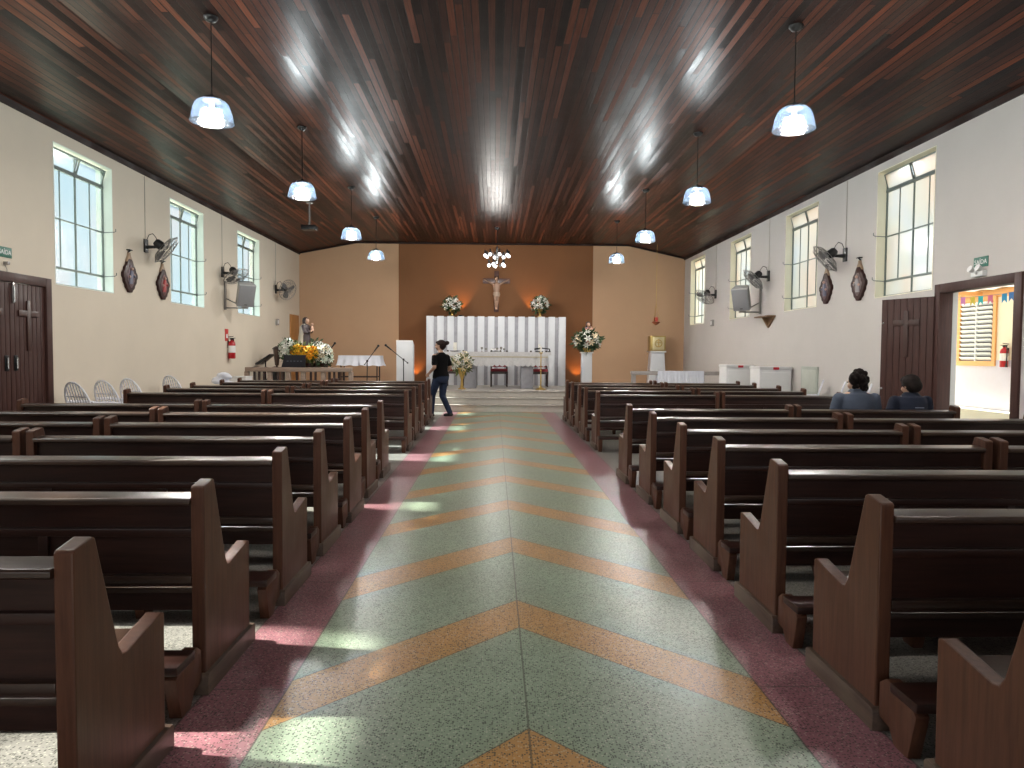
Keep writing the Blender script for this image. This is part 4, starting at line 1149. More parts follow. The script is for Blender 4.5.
# microphone stands
def mic_stand(name_label, pole, pivot, head, Y, base_z):
    pb = at_y(pole, 381, Y); pv = at_y(pivot[0], pivot[1], Y); hd = at_y(head[0], head[1], Y)
    t = thing('microphone_stand', name_label, 'microphone stand', (pb.x, Y, base_z), 0, 'microphone stands')
    o = Vector((pb.x, Y, base_z))
    pv, hd = pv - o, hd - o
    MB().tube((0, 0, 0.12), (pv.x, pv.y, pv.z), 0.013).build('pole', M_BLACKM, t)
    tail = pv + (pv - hd) * 0.28
    hd2 = hd + Vector((0, -0.10, 0.0))
    MB().tube(tail, hd2, 0.010).sph(pv, 0.03, 10).sph(tail, 0.022, 10).build('boom', M_BLACKM, t)
    d = (hd2 - tail).normalized()
    MB().tube(hd2 - d * 0.10, hd2 + d * 0.06, 0.016, 0.022).sph(hd2 + d * 0.09, 0.034, 10).build('microphone_head', M_BLACK, t)
    for k in range(3):
        a = 2 * PI * k / 3 + 0.5
        MB().tube((0, 0, 0.14), (0.28 * math.cos(a), 0.28 * math.sin(a), 0.012), 0.011).build('leg', M_BLACKM, t)
mic_stand('microphone stand with boom raised to the right before the tan wall', 367, (367.3, 361), (377, 348.5), 18.75, 0.45)
mic_stand('microphone stand with boom raised to the left before the white ambo', 403.6, (403.5, 359.5), (389, 347.5), 18.75, 0.45)
mic_stand('microphone stand at the right end of the flower carrying stand', 330.5, (330, 350), (334, 345.5), 19.6, 0.45)
# credence table with white cloth
TY2 = 21.3
q0, q1 = at_y(341, 355.5, TY2), at_y(380, 355.5, TY2)
tz = q0.z; tcx2 = (q0.x + q1.x) / 2; thw = (q1.x - q0.x) / 2
t = thing('side_table', 'small dark framed table under a white cloth against the tan wall', 'table', (tcx2, TY2, 0.45))
MB().box(-thw, thw, -0.27, 0.27, tz - 0.45 - 0.03, tz - 0.45, 0.004).build('table_top', M_WHITE, t)
for x in (-thw + 0.05, thw - 0.05):
    for y in (-0.23, 0.23): MB().box(x - 0.018, x + 0.018, y - 0.018, y + 0.018, 0, tz - 0.48, 0.003).build('leg', M_DKW, t)
MB().box(-thw + .05, thw - .05, -0.24, -0.22, 0.25, 0.28).box(-thw + .05, thw - .05, 0.22, 0.24, 0.25, 0.28).build('stretcher', M_DKW, t)
draped('table_cloth', 'white cloth over the small table against the tan wall', q0.x - 0.02, q1.x + 0.05, TY2 - 0.30, TY2 + 0.30, tz + 0.006, 0.30, 6, 0.09)
# white boxes near the left wall
q0 = at_y(232, 377, 16.4); q1 = at_y(249, 377, 16.4)
t = thing('white_cabinet', 'low white cabinet by the left wall beside the front pews', 'cabinet', ((q0.x + q1.x) / 2, 16.4, 0))
hw_ = (q1.x - q0.x) / 2
MB().box(-hw_, hw_, -0.22, 0.22, 0.04, q0.z, 0.008).build('body', M_WHITE, t)
MB().box(-hw_ - .01, hw_ + .01, -0.24, 0.23, q0.z, q0.z + 0.02, 0.004).build('top', M_WHITE, t)
MB().box(-hw_ + .03, hw_ - .03, -0.235, -0.219, 0.08, q0.z - 0.05, 0.004).build('door', M_WHITE, t)
q = at_y(228, 376, 14.75)
mb = MB()
for i in range(5):
    mb.sph((random.uniform(-.12, .12), random.uniform(-.06, .06), i * 0.045), 0.14, 10, (1, .8, .42))
o = remeshed(mb, 'cloth_bundle', M_CLOTH, 0.02, 4); o.location = (q.x - 0.08, 14.75, q.z - 0.16)
tag(o, 'crumpled white cloth bundle on a white bench by the left wall', 'cloth')
q0 = at_y(196, 380, 16.5); q1 = at_y(231, 380, 16.5)
t = thing('white_bench', 'white bench under the crumpled cloth by the left wall', 'bench', (-5.78, 14.75, 0))
zb = q.z - 0.16 - 0.055
MB().box(-0.40, 0.26, -0.18, 0.18, zb - 0.06, zb, 0.008).build('seat', M_WHITE, t)
for x in (-0.34, 0.20): MB().box(x - 0.03, x + 0.03, -0.15, 0.15, 0, zb - 0.06, 0.006).build('leg', M_WHITE, t)

# ------------------------------------------------------------------ plastic chairs along the walls
M_PLA = mat('white_plastic', (0.74, 0.75, 0.82), 0.4, var=0.05)
def make_plastic_chair():
    t = thing('plastic_chair', '', 'chair')
    mb = MB().prism([(-0.22, 0.44), (-0.24, 0.455), (-0.2, 0.462), (0.16, 0.44), (0.2, 0.44), (0.2, 0.42), (-0.2, 0.435)], 0, -0.22, 0.22, 0.004)
    mb.build('seat', M_PLA, t)
    pts, pin = [], []
    for i in range(13):
        a = PI * i / 12
        x = 0.245 * math.cos(a); z = 0.60 + 0.36 * math.sin(a) ** 0.8 if 0 < i < 12 else 0.60
        y = -0.22 - 0.16 * (z - 0.45) / 0.5
        pts.append((x, y, z))
    pts = [(0.23, -0.20, 0.44)] + pts + [(-0.23, -0.20, 0.44)]
    bk = MB().path(pts, 0.015, 8)
    for i in range(7):
        x = -0.165 + i * 0.055
        zt_ = 0.60 + 0.36 * max(0.05, 1 - (x / 0.245) ** 2) ** 0.4 - 0.01
        def yy(z): return -0.215 - 0.16 * (z - 0.45) / 0.5
        bk.prism([(x - 0.010, 0.47), (x + 0.010, 0.47), (x + 0.010, zt_), (x - 0.010, zt_)], 1, -0.004, 0.004,
                 mtx=Matrix(((1, 0, 0, 0), (0, 1, -0.32, -0.215 + 0.32 * 0.45), (0, 0, 1, 0), (0, 0, 0, 1))))
    for z in (0.62, 0.76): bk.tube((-0.22, -0.215 - .32 * (z - .45), z), (0.22, -0.215 - .32 * (z - .45), z), 0.009, n=6)
    bk.build('backrest', M_PLA, t)
    for s in (-1, 1):
        MB().path([(s * 0.25, -0.27, 0.68), (s * 0.27, 0.0, 0.67), (s * 0.26, 0.16, 0.64), (s * 0.24, 0.19, 0.44)], 0.02, 8).build('armrest', M_PLA, t)
        MB().tube((s * 0.22, 0.19, 0.44), (s * 0.25, 0.23, 0.0), 0.026, 0.018, 8).build('leg', M_PLA, t)
        MB().tube((s * 0.22, -0.20, 0.44), (s * 0.25, -0.29, 0.0), 0.026, 0.018, 8).build('leg', M_PLA, t)
    return t
pc = None
# (pixel x, wall side, label)
CH = [(98, -1, 10.45, 'white plastic armchair by the left wall, nearest the left door'), (121, -1, 11.2, 'white plastic armchair by the left wall, second from the left door'),
      (138, -1, 11.95, 'white plastic armchair by the left wall, third from the left door'), (193, -1, 13.45, 'white plastic armchair alone by the left wall near the white bench'),
      (823, 1, 12.95, 'white plastic chair by the right wall farthest from the open door'), (836, 1, 12.15, 'white plastic chair by the right wall next to the open door leaf'),
      (878, 1, 11.3, 'white plastic chair by the right wall behind the seated woman')]
for px, s, Y, lab in CH:
    x = -5.76 if s < 0 else 5.66
    if pc is None: pc = make_plastic_chair(); pc.location = (x, Y, 0); pc.rotation_euler = (0, 0, -PI / 2 * (-s) if s < 0 else PI / 2); pc['label'] = lab; pc['group'] = 'plastic chairs by the walls'; c = pc
    else: c = copy_thing(pc, (x, Y, 0), PI / 2 if s > 0 else -PI / 2, lab, 'plastic chairs by the walls')
    c.rotation_euler = (0, 0, (R(64) if s > 0 else R(-24)) + random.uniform(-.05, .05))
    c.scale = (1, 1, 1.02)

# ------------------------------------------------------------------ white cabinets by the right wall
M_BADGE = mat('red_badge', (0.55, 0.02, 0.04), 0.4)
for k, (x0, x1, Y, zt_, lab) in enumerate(((5.32, 5.95, 16.1, 1.21, 'white cabinet with a small red mark by the right wall, beside the altar rail'), (5.42, 6.08, 14.35, 1.20, 'white cabinet with a small red mark by the right wall, nearer the pews'))):
    t = thing('white_cabinet', lab, 'cabinet', ((x0 + x1) / 2, Y, 0), 0, 'white cabinets by the right wall')
    h = (x1 - x0) / 2
    MB().box(-h, h, 0, 0.55, 0.05, zt_ - 0.05, 0.012).build('body', M_WHITE, t)
    MB().box(-h - .012, h + .012, -0.02, 0.56, zt_ - 0.055, zt_, 0.012).build('lid', M_WHITE, t)
    MB().box(-h + 0.03, h - 0.03, -0.022, -0.001, 0.12, zt_ - 0.12, 0.008).build('door', M_WHITE, t)
    MB().box(-0.06, 0.06, -0.03, -0.018, zt_ - 0.06, zt_ - 0.01, 0.006).build('badge', M_BADGE, t)
    for x in (-h + .06, h - .06): MB().box(x - .03, x + .03, 0.04, 0.5, 0, 0.052).build('foot', M_BLACK, t)
q = at_y(749, 377, 16.6)
t = thing('wooden_crate', 'small brown wooden crate on a stool between the white cabinets', 'crate', (5.98, 15.6, 0.55))
for z in (0.04, 0.16, 0.28): MB().box(-0.12, 0.12, -0.14, 0.14, z, z + 0.09, 0.004).build('board', M_RAILW, t)
MB().box(-0.11, 0.11, -0.13, 0.13, 0.0, 0.04).build('bottom', M_RAILW, t)
t = thing('stool', 'low white stool under the wooden crate', 'stool', (5.98, 15.6, 0))
MB().box(-0.13, 0.13, -0.15, 0.15, 0.51, 0.549, 0.006).build('seat', M_WHITE, t)
for x in (-.1, .1):
    for y in (-.12, .12): MB().tube((x, y, 0), (x, y, 0.51), 0.016).build('leg', M_WHITE, t)
o = MB().box(XR - 0.03, XR, 13.25, 13.95, 0.68, 1.22, 0.006).build('wall_panel', mat('panel_greenish', (0.42, 0.45, 0.40), 0.5), None)
tag(o, 'pale greenish framed panel low on the right wall', 'panel')
MB().box(XR - 0.04, XR - 0.028, 13.31, 13.89, 0.74, 1.16, 0.004).build('cover', mat('panel_cover', (0.52, 0.54, 0.48), 0.5), o)

# ------------------------------------------------------------------ wall fans
M_WIRE = mat('cage_wire', (0.28, 0.27, 0.26), 0.35, 0.7)
M_BLADE = mat('fan_blade', (0.10, 0.10, 0.105), 0.3)
def wall_fan(px, py, side, n, lab):
    X = XL if side < 0 else XR
    p = at_x(px, py, X)
    t = thing('wall_fan', lab, 'fan', (X, p.y, p.z), 0, 'wall fans')
    s = -side
    MB().box(0, s * 0.035, -0.06, 0.06, -0.10, 0.14, 0.01).tube((s * .02, 0, 0), (s * 0.20, 0, 0), 0.035, 0.022).build('wall_bracket', M_BLACK, t)
    n = Vector(n).normalized()
    c = Vector((s * 0.26, 0, 0.04))
    rot = n.to_track_quat('Z', 'Y').to_matrix().to_4x4()
    M = Matrix.Translation(c) @ rot
    MB().lathe([(0, -0.10), (0.05, -0.095), (0.075, -0.06), (0.08, 0.03), (0.05, 0.07), (0, 0.07)], mtx=M, n=18).tube((s * 0.19, 0, 0), c, 0.03).build('motor', M_BLACK, t)
    cg = MB()
    rr = 0.29
    cg.torus((0, 0, 0), rr, 0.008, M @ Matrix.Translation((0, 0, 0.13)))
    for d, zz in ((0.20, 0.20), (0.10, 0.215), (0.20, 0.06), (0.24, 0.19)): cg.torus((0, 0, 0), d, 0.0035, M @ Matrix.Translation((0, 0, zz)), n=24, k=5)
    for i in range(20):
        a = 2 * PI * i / 20
        ca, sa = math.cos(a), math.sin(a)
        for prof in ([(0.05, 0.218), (0.20, 0.20), (rr, 0.13)], [(rr, 0.13), (0.20, 0.06), (0.07, 0.045)]):
            P = [M @ Vector((r * ca, r * sa, z)) for r, z in prof]
            for a_, b_ in zip(P, P[1:]): cg.tube(a_, b_, 0.0035, n=5, cap=False)
    cg.lathe([(0, 0.225), (0.055, 0.222), (0.055, 0.212), (0, 0.212)], mtx=M, n=16)
    cg.build('cage', M_WIRE, t)
    for k in range(3):
        B = M @ Matrix.Translation((0, 0, 0.12)) @ Matrix.Rotation(2 * PI * k / 3 + 0.5, 4, 'Z') @ Matrix.Rotation(R(22), 4, 'X')
        MB().prism([(0.03, -0.03), (0.12, -0.09), (0.23, -0.08), (0.25, 0.0), (0.22, 0.06), (0.10, 0.05), (0.03, 0.03)], 2, -0.003, 0.003, mtx=B).build('blade', M_BLADE, t)
    # looped cable and the conduit that brings it down the wall
    cb = MB().path([(s * 0.015, 0.03, 0.12), (s * 0.06, 0.03, 0.22), (s * 0.13, 0.02, 0.24), (s * 0.19, 0.01, 0.17), (s * 0.22, 0.0, 0.09)], 0.006, 6)
    cb.build('cable', M_BLACK, t)
    MB().box(0, s * 0.010, 0.0, 0.012, 0.14, (ZS_L if side < 0 else ZS_R) - 0.08 - p.z).build('conduit', mat('conduit_beige', (0.42, 0.38, 0.33), 0.7), t)
wall_fan(145, 247, -1, (.72, .30, -.62), 'black wall fan on the left wall between the two nearest windows')
wall_fan(222, 273, -1, (.5, -.15, -.85), 'black wall fan on the left wall above the grey loudspeaker')
wall_fan(275.5, 290, -1, (.75, -.5, -.30), 'black wall fan on the left wall nearest the altar')
wall_fan(846, 256, 1, (-.72, .25, -.65), 'black wall fan on the right wall above the carved plaques')
wall_fan(769, 277, 1, (-.7, .15, -.70), 'black wall fan on the right wall above the grey loudspeaker')
wall_fan(716, 295, 1, (-.55, -.25, -.75), 'black wall fan on the right wall nearest the altar')

# ------------------------------------------------------------------ loudspeakers on brackets
M_SPK = mat('speaker_grey', (0.27, 0.27, 0.285), 0.6, var=0.05, scale=30)
M_SPKB = mat('speaker_cabinet', (0.42, 0.42, 0.42), 0.5, var=0.04)
def wall_speaker(px, py, Y, side, lab):
    p = at_y(px, py, Y)
    X = XL if side < 0 else XR
    t = thing('wall_loudspeaker', lab, 'loudspeaker', (p.x, Y, p.z), 0, 'wall loudspeakers')
    s = -side
    M = Matrix.Rotation(s * R(36), 4, 'Z') @ Matrix.Rotation(R(26), 4, 'X')
    MB().prism([(-0.19, -0.13), (0.19, -0.13), (0.15, 0.13), (-0.15, 0.13)], 2, -0.27, 0.27, 0.012, mtx=M).build('cabinet', M_SPKB, t)
    g = MB().box(-0.18, 0.18, -0.145, -0.128, -0.25, 0.25, 0.006, mtx=M).build('grille', M_SPK, t)
    MB().box(-0.03, 0.03, -0.15, -0.143, -0.215, -0.20, 0.002, mtx=M).build('badge', M_BLACK, g)
    xw = X - p.x
    MB().box(xw, xw + s * 0.035, 0.02, 0.09, -0.36, 0.30, 0.004).box(xw, s * 0.05, 0.035, 0.075, -0.335, -0.30, 0.004).box(s * 0.0 - .03, s * 0.0 + .03, 0.02, 0.09, -0.33, -0.2, 0.004).path([(xw + s * .03, .055, -.10), (s * -0.05, .055, -0.30)], 0.012, 6).build('bracket', M_WIRE, t)
wall_speaker(245, 294, 16.5, -1, 'grey loudspeaker on a bracket at the left wall')
wall_speaker(742, 298, 16.2, 1, 'grey loudspeaker on a bracket at the right wall')

# ------------------------------------------------------------------ carved plaques
M_PLQ = wood('plaque_wood', (0.020, 0.006, 0.005), (0.050, 0.014, 0.011), 2, 0.45, coat=0.0, spec=0.3, wear=(0.02, 0.010, 0.009))
M_TAN = mat('plaque_tan', (0.36, 0.25, 0.17), 0.6, var=0.2, scale=20)
M_PIC = [mat('relief_grey', (0.12, 0.07, 0.08), 0.5, var=0.6, scale=22), mat('relief_red', (0.15, 0.06, 0.06), 0.5, var=0.7, scale=22), mat('relief_pale', (0.14, 0.10, 0.10), 0.5, var=0.6, scale=22)]
M_FLS = mat('relief_flesh', (0.50, 0.33, 0.27), 0.5); M_RBL = mat('relief_blue', (0.15, 0.15, 0.21), 0.5); M_RRD = mat('relief_crimson', (0.40, 0.05, 0.05), 0.5)
def plaque(px, py, side, lab, pic, robe):
    X = XL if side < 0 else XR
    p = at_x(px, py, X)
    t = thing('carved_plaque', lab, 'plaque', (X, p.y, p.z), 0, 'carved wall plaques')
    s = -side
    half = [(0.045, 0.25), (0.08, 0.215), (0.115, 0.15), (0.165, 0.105), (0.185, 0.05), (0.235, 0.005), (0.235, -0.05), (0.20, -0.09), (0.195, -0.14), (0.14, -0.19), (0.125, -0.24), (0.07, -0.275), (0.045, -0.31)]
    poly = half + [(-a, b) for a, b in half[::-1]]
    a, b = sorted((0, s * 0.05))
    MB().prism(poly, 0, a, b, 0.008).build('frame', M_PLQ, t)
    inn = [(x * 0.58, z * 0.68 - 0.02) for x, z in poly]
    a, b = sorted((s * 0.045, s * 0.056))
    pc_ = MB().prism(inn, 0, a, b, 0.003).build('picture', M_PIC[pic], t)
    f = MB()
    f.loft([((s * .06, -.02, -.17), .02, .06), ((s * .065, -.02, -.08), .022, .05), ((s * .065, 0, 0.03), .02, .045), ((s * .06, 0, .06), .01, .02)])
    f.capsule((s * .065, 0.02, 0.0), (s * .07, 0.09, -0.04), 0.016)
    f.build('relief_robe', robe, pc_)
    MB().sph((s * .068, 0.005, 0.085), 0.026, 10).sph((s * .068, 0.075, -0.01), 0.02, 8).sph((s * .066, -0.07, -0.05), 0.022, 8).build('relief_faces', M_FLS, pc_)
    a, b = sorted((0, s * 0.04))
    MB().prism([(-0.10, 0.20), (0.10, 0.20), (0.06, 0.27), (0.028, 0.32), (0.02, 0.36), (-0.02, 0.36), (-0.028, 0.32), (-0.06, 0.27)], 0, a, b, 0.006).build('hanger', M_TAN, t)
    MB().tube((0, 0, 0.36), (s * 0.05, 0, 0.40), 0.012).box(min(0, s * .06), max(0, s * .06), -0.05, 0.05, 0.395, 0.412, 0.003).build('hook', M_BLACKM, t)
plaque(128, 274, -1, 'carved dark red plaque on the left wall nearest the left door', 0, M_RBL)
plaque(161.5, 283, -1, 'carved dark red plaque with crimson figure below the left wall fan', 1, M_RRD)
plaque(827.5, 287, 1, 'carved dark red plaque just below the right wall fan', 0, M_RBL)
plaque(860.5, 282, 1, 'carved dark red plaque with pale figures beside the right window', 2, mat('relief_white', (0.32, 0.30, 0.31), 0.5))

# ------------------------------------------------------------------ exit signs and emergency lamp
M_GREEN = mat('sign_green', (0.01, 0.13, 0.085), 0.4, var=0.03)
def text(parent, body, size, loc, rot, m):
    c = bpy.data.curves.new('lettering', 'FONT'); c.body = body; c.size = size; c.align_x = 'CENTER'; c.align_y = 'CENTER'; c.extrude = 0.001
    c.materials.append(m)
    o = bpy.data.objects.new('lettering', c); COL.objects.link(o)
    bpy.context.view_layer.update()
    me = bpy.data.meshes.new_from_object(o.evaluated_get(bpy.context.evaluated_depsgraph_get()))
    bpy.data.objects.remove(o)
    o = link('lettering', me, parent, loc=loc); o.rotation_euler = rot
    return o
for px, py, X, s, lab in ((4, 252, XL, 1, 'green exit sign above the left double door'), (981.5, 262, XR, -1, 'green exit sign above the open right door')):
    p = at_x(px, py, X)
    t = thing('exit_sign', lab, 'sign', (X, p.y, p.z), 0, 'exit signs')
    MB().box(min(0, s * .012), max(0, s * .012), -0.13, 0.13, -0.065, 0.065, 0.003).build('panel', M_GREEN, t)
    text(t, 'SAÍDA', 0.082, (s * 0.013, 0, -0.002), (R(90), 0, R(90) * s), M_WHITE)
    MB().box(min(0, s * .06), max(0, s * .06), -0.02, 0.02, -0.16, -0.12, 0.003).path([(s * .01, 0, -.16), (s * .02, 0.02, -.22), (s * .01, 0.02, -0.30)], 0.004, 6).build('cable', M_WIRE, t)
p = at_x(981, 273, XR)
t = thing('emergency_lamp', 'white twin emergency lamp between the exit sign and the open door', 'lamp', (XR, p.y, p.z))
MB().box(-0.06, 0, -0.11, 0.11, -0.045, 0.03, 0.008).build('housing', M_WHITE, t)
for y in (-0.07, 0.07): MB().lathe([(0, -0.03), (0.03, -0.03), (0.045, 0.03), (0, 0.03)], c=(-0.075, y, 0.05), mtx=Matrix.Rotation(R(-70), 4, 'Y'), n=14).build('lamp_head', M_WHITE, t)

# ------------------------------------------------------------------ fire extinguishers, boxes, shelf, projector
M_EXT = mat('extinguisher_red', (0.42, 0.012, 0.02), 0.3, var=0.04)
def extinguisher(loc, rotz, lab):
    t = thing('fire_extinguisher', lab, 'fire extinguisher', loc, rotz, 'fire extinguishers')
    MB().lathe([(0, -0.20), (0.07, -0.20), (0.08, -0.185), (0.08, 0.14), (0.065, 0.19), (0.03, 0.215), (0.03, 0.235), (0, 0.235)], c=(0, -0.09, 0), n=22).build('cylinder', M_EXT, t)
    MB().box(-0.02, 0.02, -0.12, -0.06, 0.235, 0.27, 0.004).box(-0.012, 0.012, -0.17, -0.02, 0.27, 0.285, 0.003).box(-0.012, 0.012, -0.16, -0.02, 0.295, 0.31, 0.003, mtx=Matrix.Rotation(R(-6), 4, 'X')).build('valve', M_BLACK, t)
    MB().path([(0.02, -0.09, 0.25), (0.08, -0.10, 0.26), (0.105, -0.10, 0.18), (0.10, -0.10, 0.0), (0.095, -0.10, -0.12)], 0.012, 8).tube((0.095, -.10, -.12), (0.095, -.10, -.2), 0.016, 0.026).build('hose', M_BLACK, t)
    MB().lathe([(0.0812, -0.06), (0.0812, 0.10)], c=(0, -0.09, 0), n=22).build('paper_label', M_WHITE, t)
    MB().box(-0.03, 0.03, -0.02, 0.0, 0.05, 0.22, 0.003).build('wall_hook', M_BLACKM, t)
    return t
p = at_x(228, 350, XL)
extinguisher((XL, p.y, p.z), R(90), 'red fire extinguisher on the left wall below a small red sign')
p = at_x(226.5, 335, XL)
o = MB().box(XL, XL + 0.008, p.y - 0.10, p.y + 0.10, p.z - 0.14, p.z + 0.14, 0.002).build('safety_sign', mat('sign_red', (0.5, 0.03, 0.03), 0.5))
tag(o, 'small red sign above the fire extinguisher on the left wall', 'sign')
MB().box(XL + 0.008, XL + 0.010, p.y - 0.05, p.y + 0.05, p.z - 0.07, p.z + 0.02).build('pictogram', M_WHITE, o)
p = at_x(276.5, 322, XL)
o = MB().box(XL, XL + 0.05, p.y - 0.10, p.y + 0.10, p.z - 0.09, p.z + 0.09, 0.006).build('switch_box', mat('switch_grey', (0.30, 0.29, 0.27), 0.5)); tag(o, 'small grey switch box on the left wall near the altar', 'switch box')
MB().box(XL + .05, XL + .058, p.y - 0.05, p.y + 0.05, p.z - 0.05, p.z + 0.05, 0.003).build('switch_plate', M_WHITE, o)
p = at_x(713, 323, XR)
o = MB().box(XR - 0.05, XR, p.y - 0.10, p.y + 0.10, p.z - 0.09, p.z + 0.09, 0.006).build('switch_box', mat('switch_grey', (0.30, 0.29, 0.27), 0.5)); tag(o, 'small grey switch box on the right wall near the altar', 'switch box')
MB().box(XR - .058, XR - .05, p.y - 0.05, p.y + 0.05, p.z - 0.05, p.z + 0.05, 0.003).build('switch_plate', M_WHITE, o)
p = at_x(769, 322, XR)
M_SHELF = wood('shelf_wood', (0.14, 0.075, 0.035), (0.27, 0.16, 0.08), 1, 0.5, coat=0)
t = thing('triangular_shelf', 'brown wooden triangular wall shelf on the right wall', 'shelf', (XR, p.y, p.z))
MB().prism([(-0.36, 0.11), (0.36, 0.11), (0.02, -0.13), (-0.02, -0.13)], 0, -0.03, 0, 0.004).build('back_board', M_SHELF, t)
MB().box(-0.20, 0, -0.38, 0.38, 0.10, 0.13, 0.005).build('shelf_board', M_SHELF, t)
MB().prism([(-0.03, 0.10), (-0.17, 0.10), (-0.03, -0.09)], 1, -0.02, 0.02, 0.003).build('bracket', M_SHELF, t)
# data projector hanging from the ceiling
PYY = 17.0
p = at_y(309.5, 228, PYY)
ztop = ZC if p.x > -4.4 else ZC - (-4.4 - p.x) / 1.8 * (ZC - ZS_L)
t = thing('ceiling_projector', 'black projector hanging from the ceiling on a short pole', 'projector', (p.x, PYY, p.z))
MB().tube((0, 0, 0.05), (0, 0, ztop - p.z), 0.022).lathe([(0, ztop - p.z), (0.08, ztop - p.z), (0.06, ztop - p.z - 0.03), (0, ztop - p.z - 0.03)], n=16).build('pole', M_WIRE, t)
MB().box(-0.17, 0.17, -0.13, 0.13, -0.055, 0.055, 0.02).build('housing', M_BLACK, t)
MB().tube((0.06, 0.12, 0), (0.06, 0.16, 0), 0.04, n=16).build('lens', M_BLACK, t)
#PEOPLE
# ------------------------------------------------------------------ people (each faces +y before turning)
M_SK = mat('skin', (0.42, 0.25, 0.175), 0.5, var=0.08)
M_HAIR = mat('dark_hair', (0.012, 0.008, 0.007), 0.8, var=0.4, scale=40, bump=0.5, spec=0.2)
def hand(mb, wrist, direc, palm_n, s=1.0):
    """palm, four unequal curled fingers and a thumb"""
    d = Vector(direc).normalized(); n_ = Vector(palm_n).normalized(); sd = d.cross(n_).normalized()
    w_ = Vector(wrist)
    for k in (-1.5, -0.5, 0.5, 1.5): mb.capsule(w_ + sd * k * 0.012 * s, w_ + d * 0.085 * s + sd * k * 0.019 * s, 0.014 * s, 0.012 * s, 8)
    for k, L in ((-1.5, 0.062), (-0.5, 0.076), (0.5, 0.082), (1.5, 0.072)):
        b = w_ + d * 0.085 * s + sd * k * 0.021 * s
        m_ = b + (d * 0.9 + n_ * 0.35).normalized() * L * 0.55 * s
        e = m_ + (d * 0.55 + n_ * 0.8).normalized() * L * 0.5 * s
        mb.capsule(b, m_, 0.0095 * s, 0.009 * s, 8).capsule(m_, e, 0.009 * s, 0.0075 * s, 8)
    b = w_ + d * 0.025 * s + sd * 0.03 * s
    m_ = b + (d * 0.6 + sd * 0.7 + n_ * 0.3).normalized() * 0.042 * s
    mb.capsule(b, m_, 0.013 * s, 0.011 * s, 8).capsule(m_, m_ + (d * 0.9 + sd * 0.15 + n_ * 0.4).normalized() * 0.032 * s, 0.0105 * s, 0.009 * s, 8)
def head(mb, c, s=1.0, yaw=0.0, pitch=0.0):
    """skull, jaw, nose, lips, ears; returns the head's matrix"""
    M = Matrix.Translation(Vector(c)) @ Matrix.Rotation(yaw, 4, 'Z') @ Matrix.Rotation(pitch, 4, 'X') @ Matrix.Scale(s, 4)
    t = MB()
    t.sph((0, -0.012, 0.03), 0.082, 16, (0.92, 1.12, 1.0)).sph((0, 0.025, -0.035), 0.066, 14, (0.90, 0.95, 1.12)).sph((0, 0.05, -0.082), 0.032, 10, (1.1, .9, .8))
    t.capsule((0, 0.082, 0.02), (0, 0.104, -0.018), 0.009, 0.014, 8).sph((0, 0.088, -0.055), 0.016, 8, (1.5, .6, .7))
    for x in (-1, 1):
        t.sph((x * 0.078, -0.012, -0.005), 0.024, 8, (0.35, 0.8, 1.25)).sph((x * .033, 0.072, 0.028), 0.018, 8, (1.2, .6, .5)).sph((x * .04, 0.055, -0.03), 0.03, 8)
    me = bpy.data.meshes.new('tmp'); t.bm.to_mesh(me); t.bm.free(); me.transform(M); mb.bm.from_mesh(me); bpy.data.meshes.remove(me)
    return M
def eyes(parent, M):
    e = MB()
    for x in (-1, 1): e.sph(M @ Vector((x * 0.033, 0.083, 0.016)), 0.0085, 8, (1.3, .7, .8))
    e.build('eyes', M_BLACK, parent)
def hair_piece(parent, M, pieces, m=M_HAIR, label=None):
    h = MB()
    for p in pieces:
        c, r, sc = p
        h.sph(M @ Vector(c), r, 12, sc)
    return remeshed(h, 'hair', m, 0.008, 1, parent, label)

def torso(mb, secs, grow=0.0, neck=True):
    mb.loft([(c, rx + grow, ry + grow) for c, rx, ry in secs], 20)

# --- the woman walking at the head of the aisle
q = at_z(440.5, 417, 0.0)
wk = thing('person', 'person in black t-shirt and blue jeans walking before the altar steps', 'person', (q.x, q.y, 0), R(50))
wk.scale = (1.2, 1.15, 1.0)
T = [((0, 0, 0.86), .155, .11), ((0, -.01, 0.93), .165, .115), ((0, 0, 1.04), .135, .095), ((0, .01, 1.14), .138, .10), ((0, .015, 1.24), .155, .105), ((0, .005, 1.34), .165, .095), ((0, -.005, 1.405), .13, .075), ((0, -.005, 1.44), .065, .055)]
b = MB()
torso(b, T)
b.capsule((0, -.005, 1.42), (0, 0.01, 1.51), .052, .046)
Mh = head(b, (0, 0.015, 1.595), 1.0, R(18), R(-4))
hipL, kneL, ankL = (-.085, 0, .88), (-.09, .13, .49), (-.085, .16, .085)
hipR, kneR, ankR = (.085, 0, .88), (.09, .04, .47), (.085, -.17, .105)
legs = ((hipL, kneL, ankL), (hipR, kneR, ankR))
for h_, k_, a_ in legs: b.capsule(h_, k_, .075, .05).capsule(k_, a_, .05, .035)
armL = ((-.165, -.005, 1.365), (-.215, -.05, 1.11), (-.18, .13, .98)); armR = ((.165, -.005, 1.365), (.225, -.03, 1.10), (.19, .12, .95))
for (s_, e_, w_) in (armL, armR):
    b.capsule(s_, e_, .047, .037).capsule(e_, w_, .037, .026)
    hand(b, Vector(w_) + (Vector(w_) - Vector(e_)).normalized() * .02, Vector(w_) - Vector(e_), (0 - w_[0], 0, 0), 0.95)
remeshed(b, 'body', M_SK, 0.009, 3, wk)
b = MB()
torso(b, [s for s in T if s[0][2] > 0.85][:-1], 0.018)
b.loft([((0, -.005, 1.38), .165, .085), ((0, -.005, 1.425), .095, .07), ((0, -.005, 1.45), .07, .062)])
for (s_, e_, w_) in (armL, armR):
    mid = Vector(s_).lerp(Vector(e_), 0.68)
    b.capsule(Vector(s_) + Vector((0, 0, -.012)), mid, .055, .056)
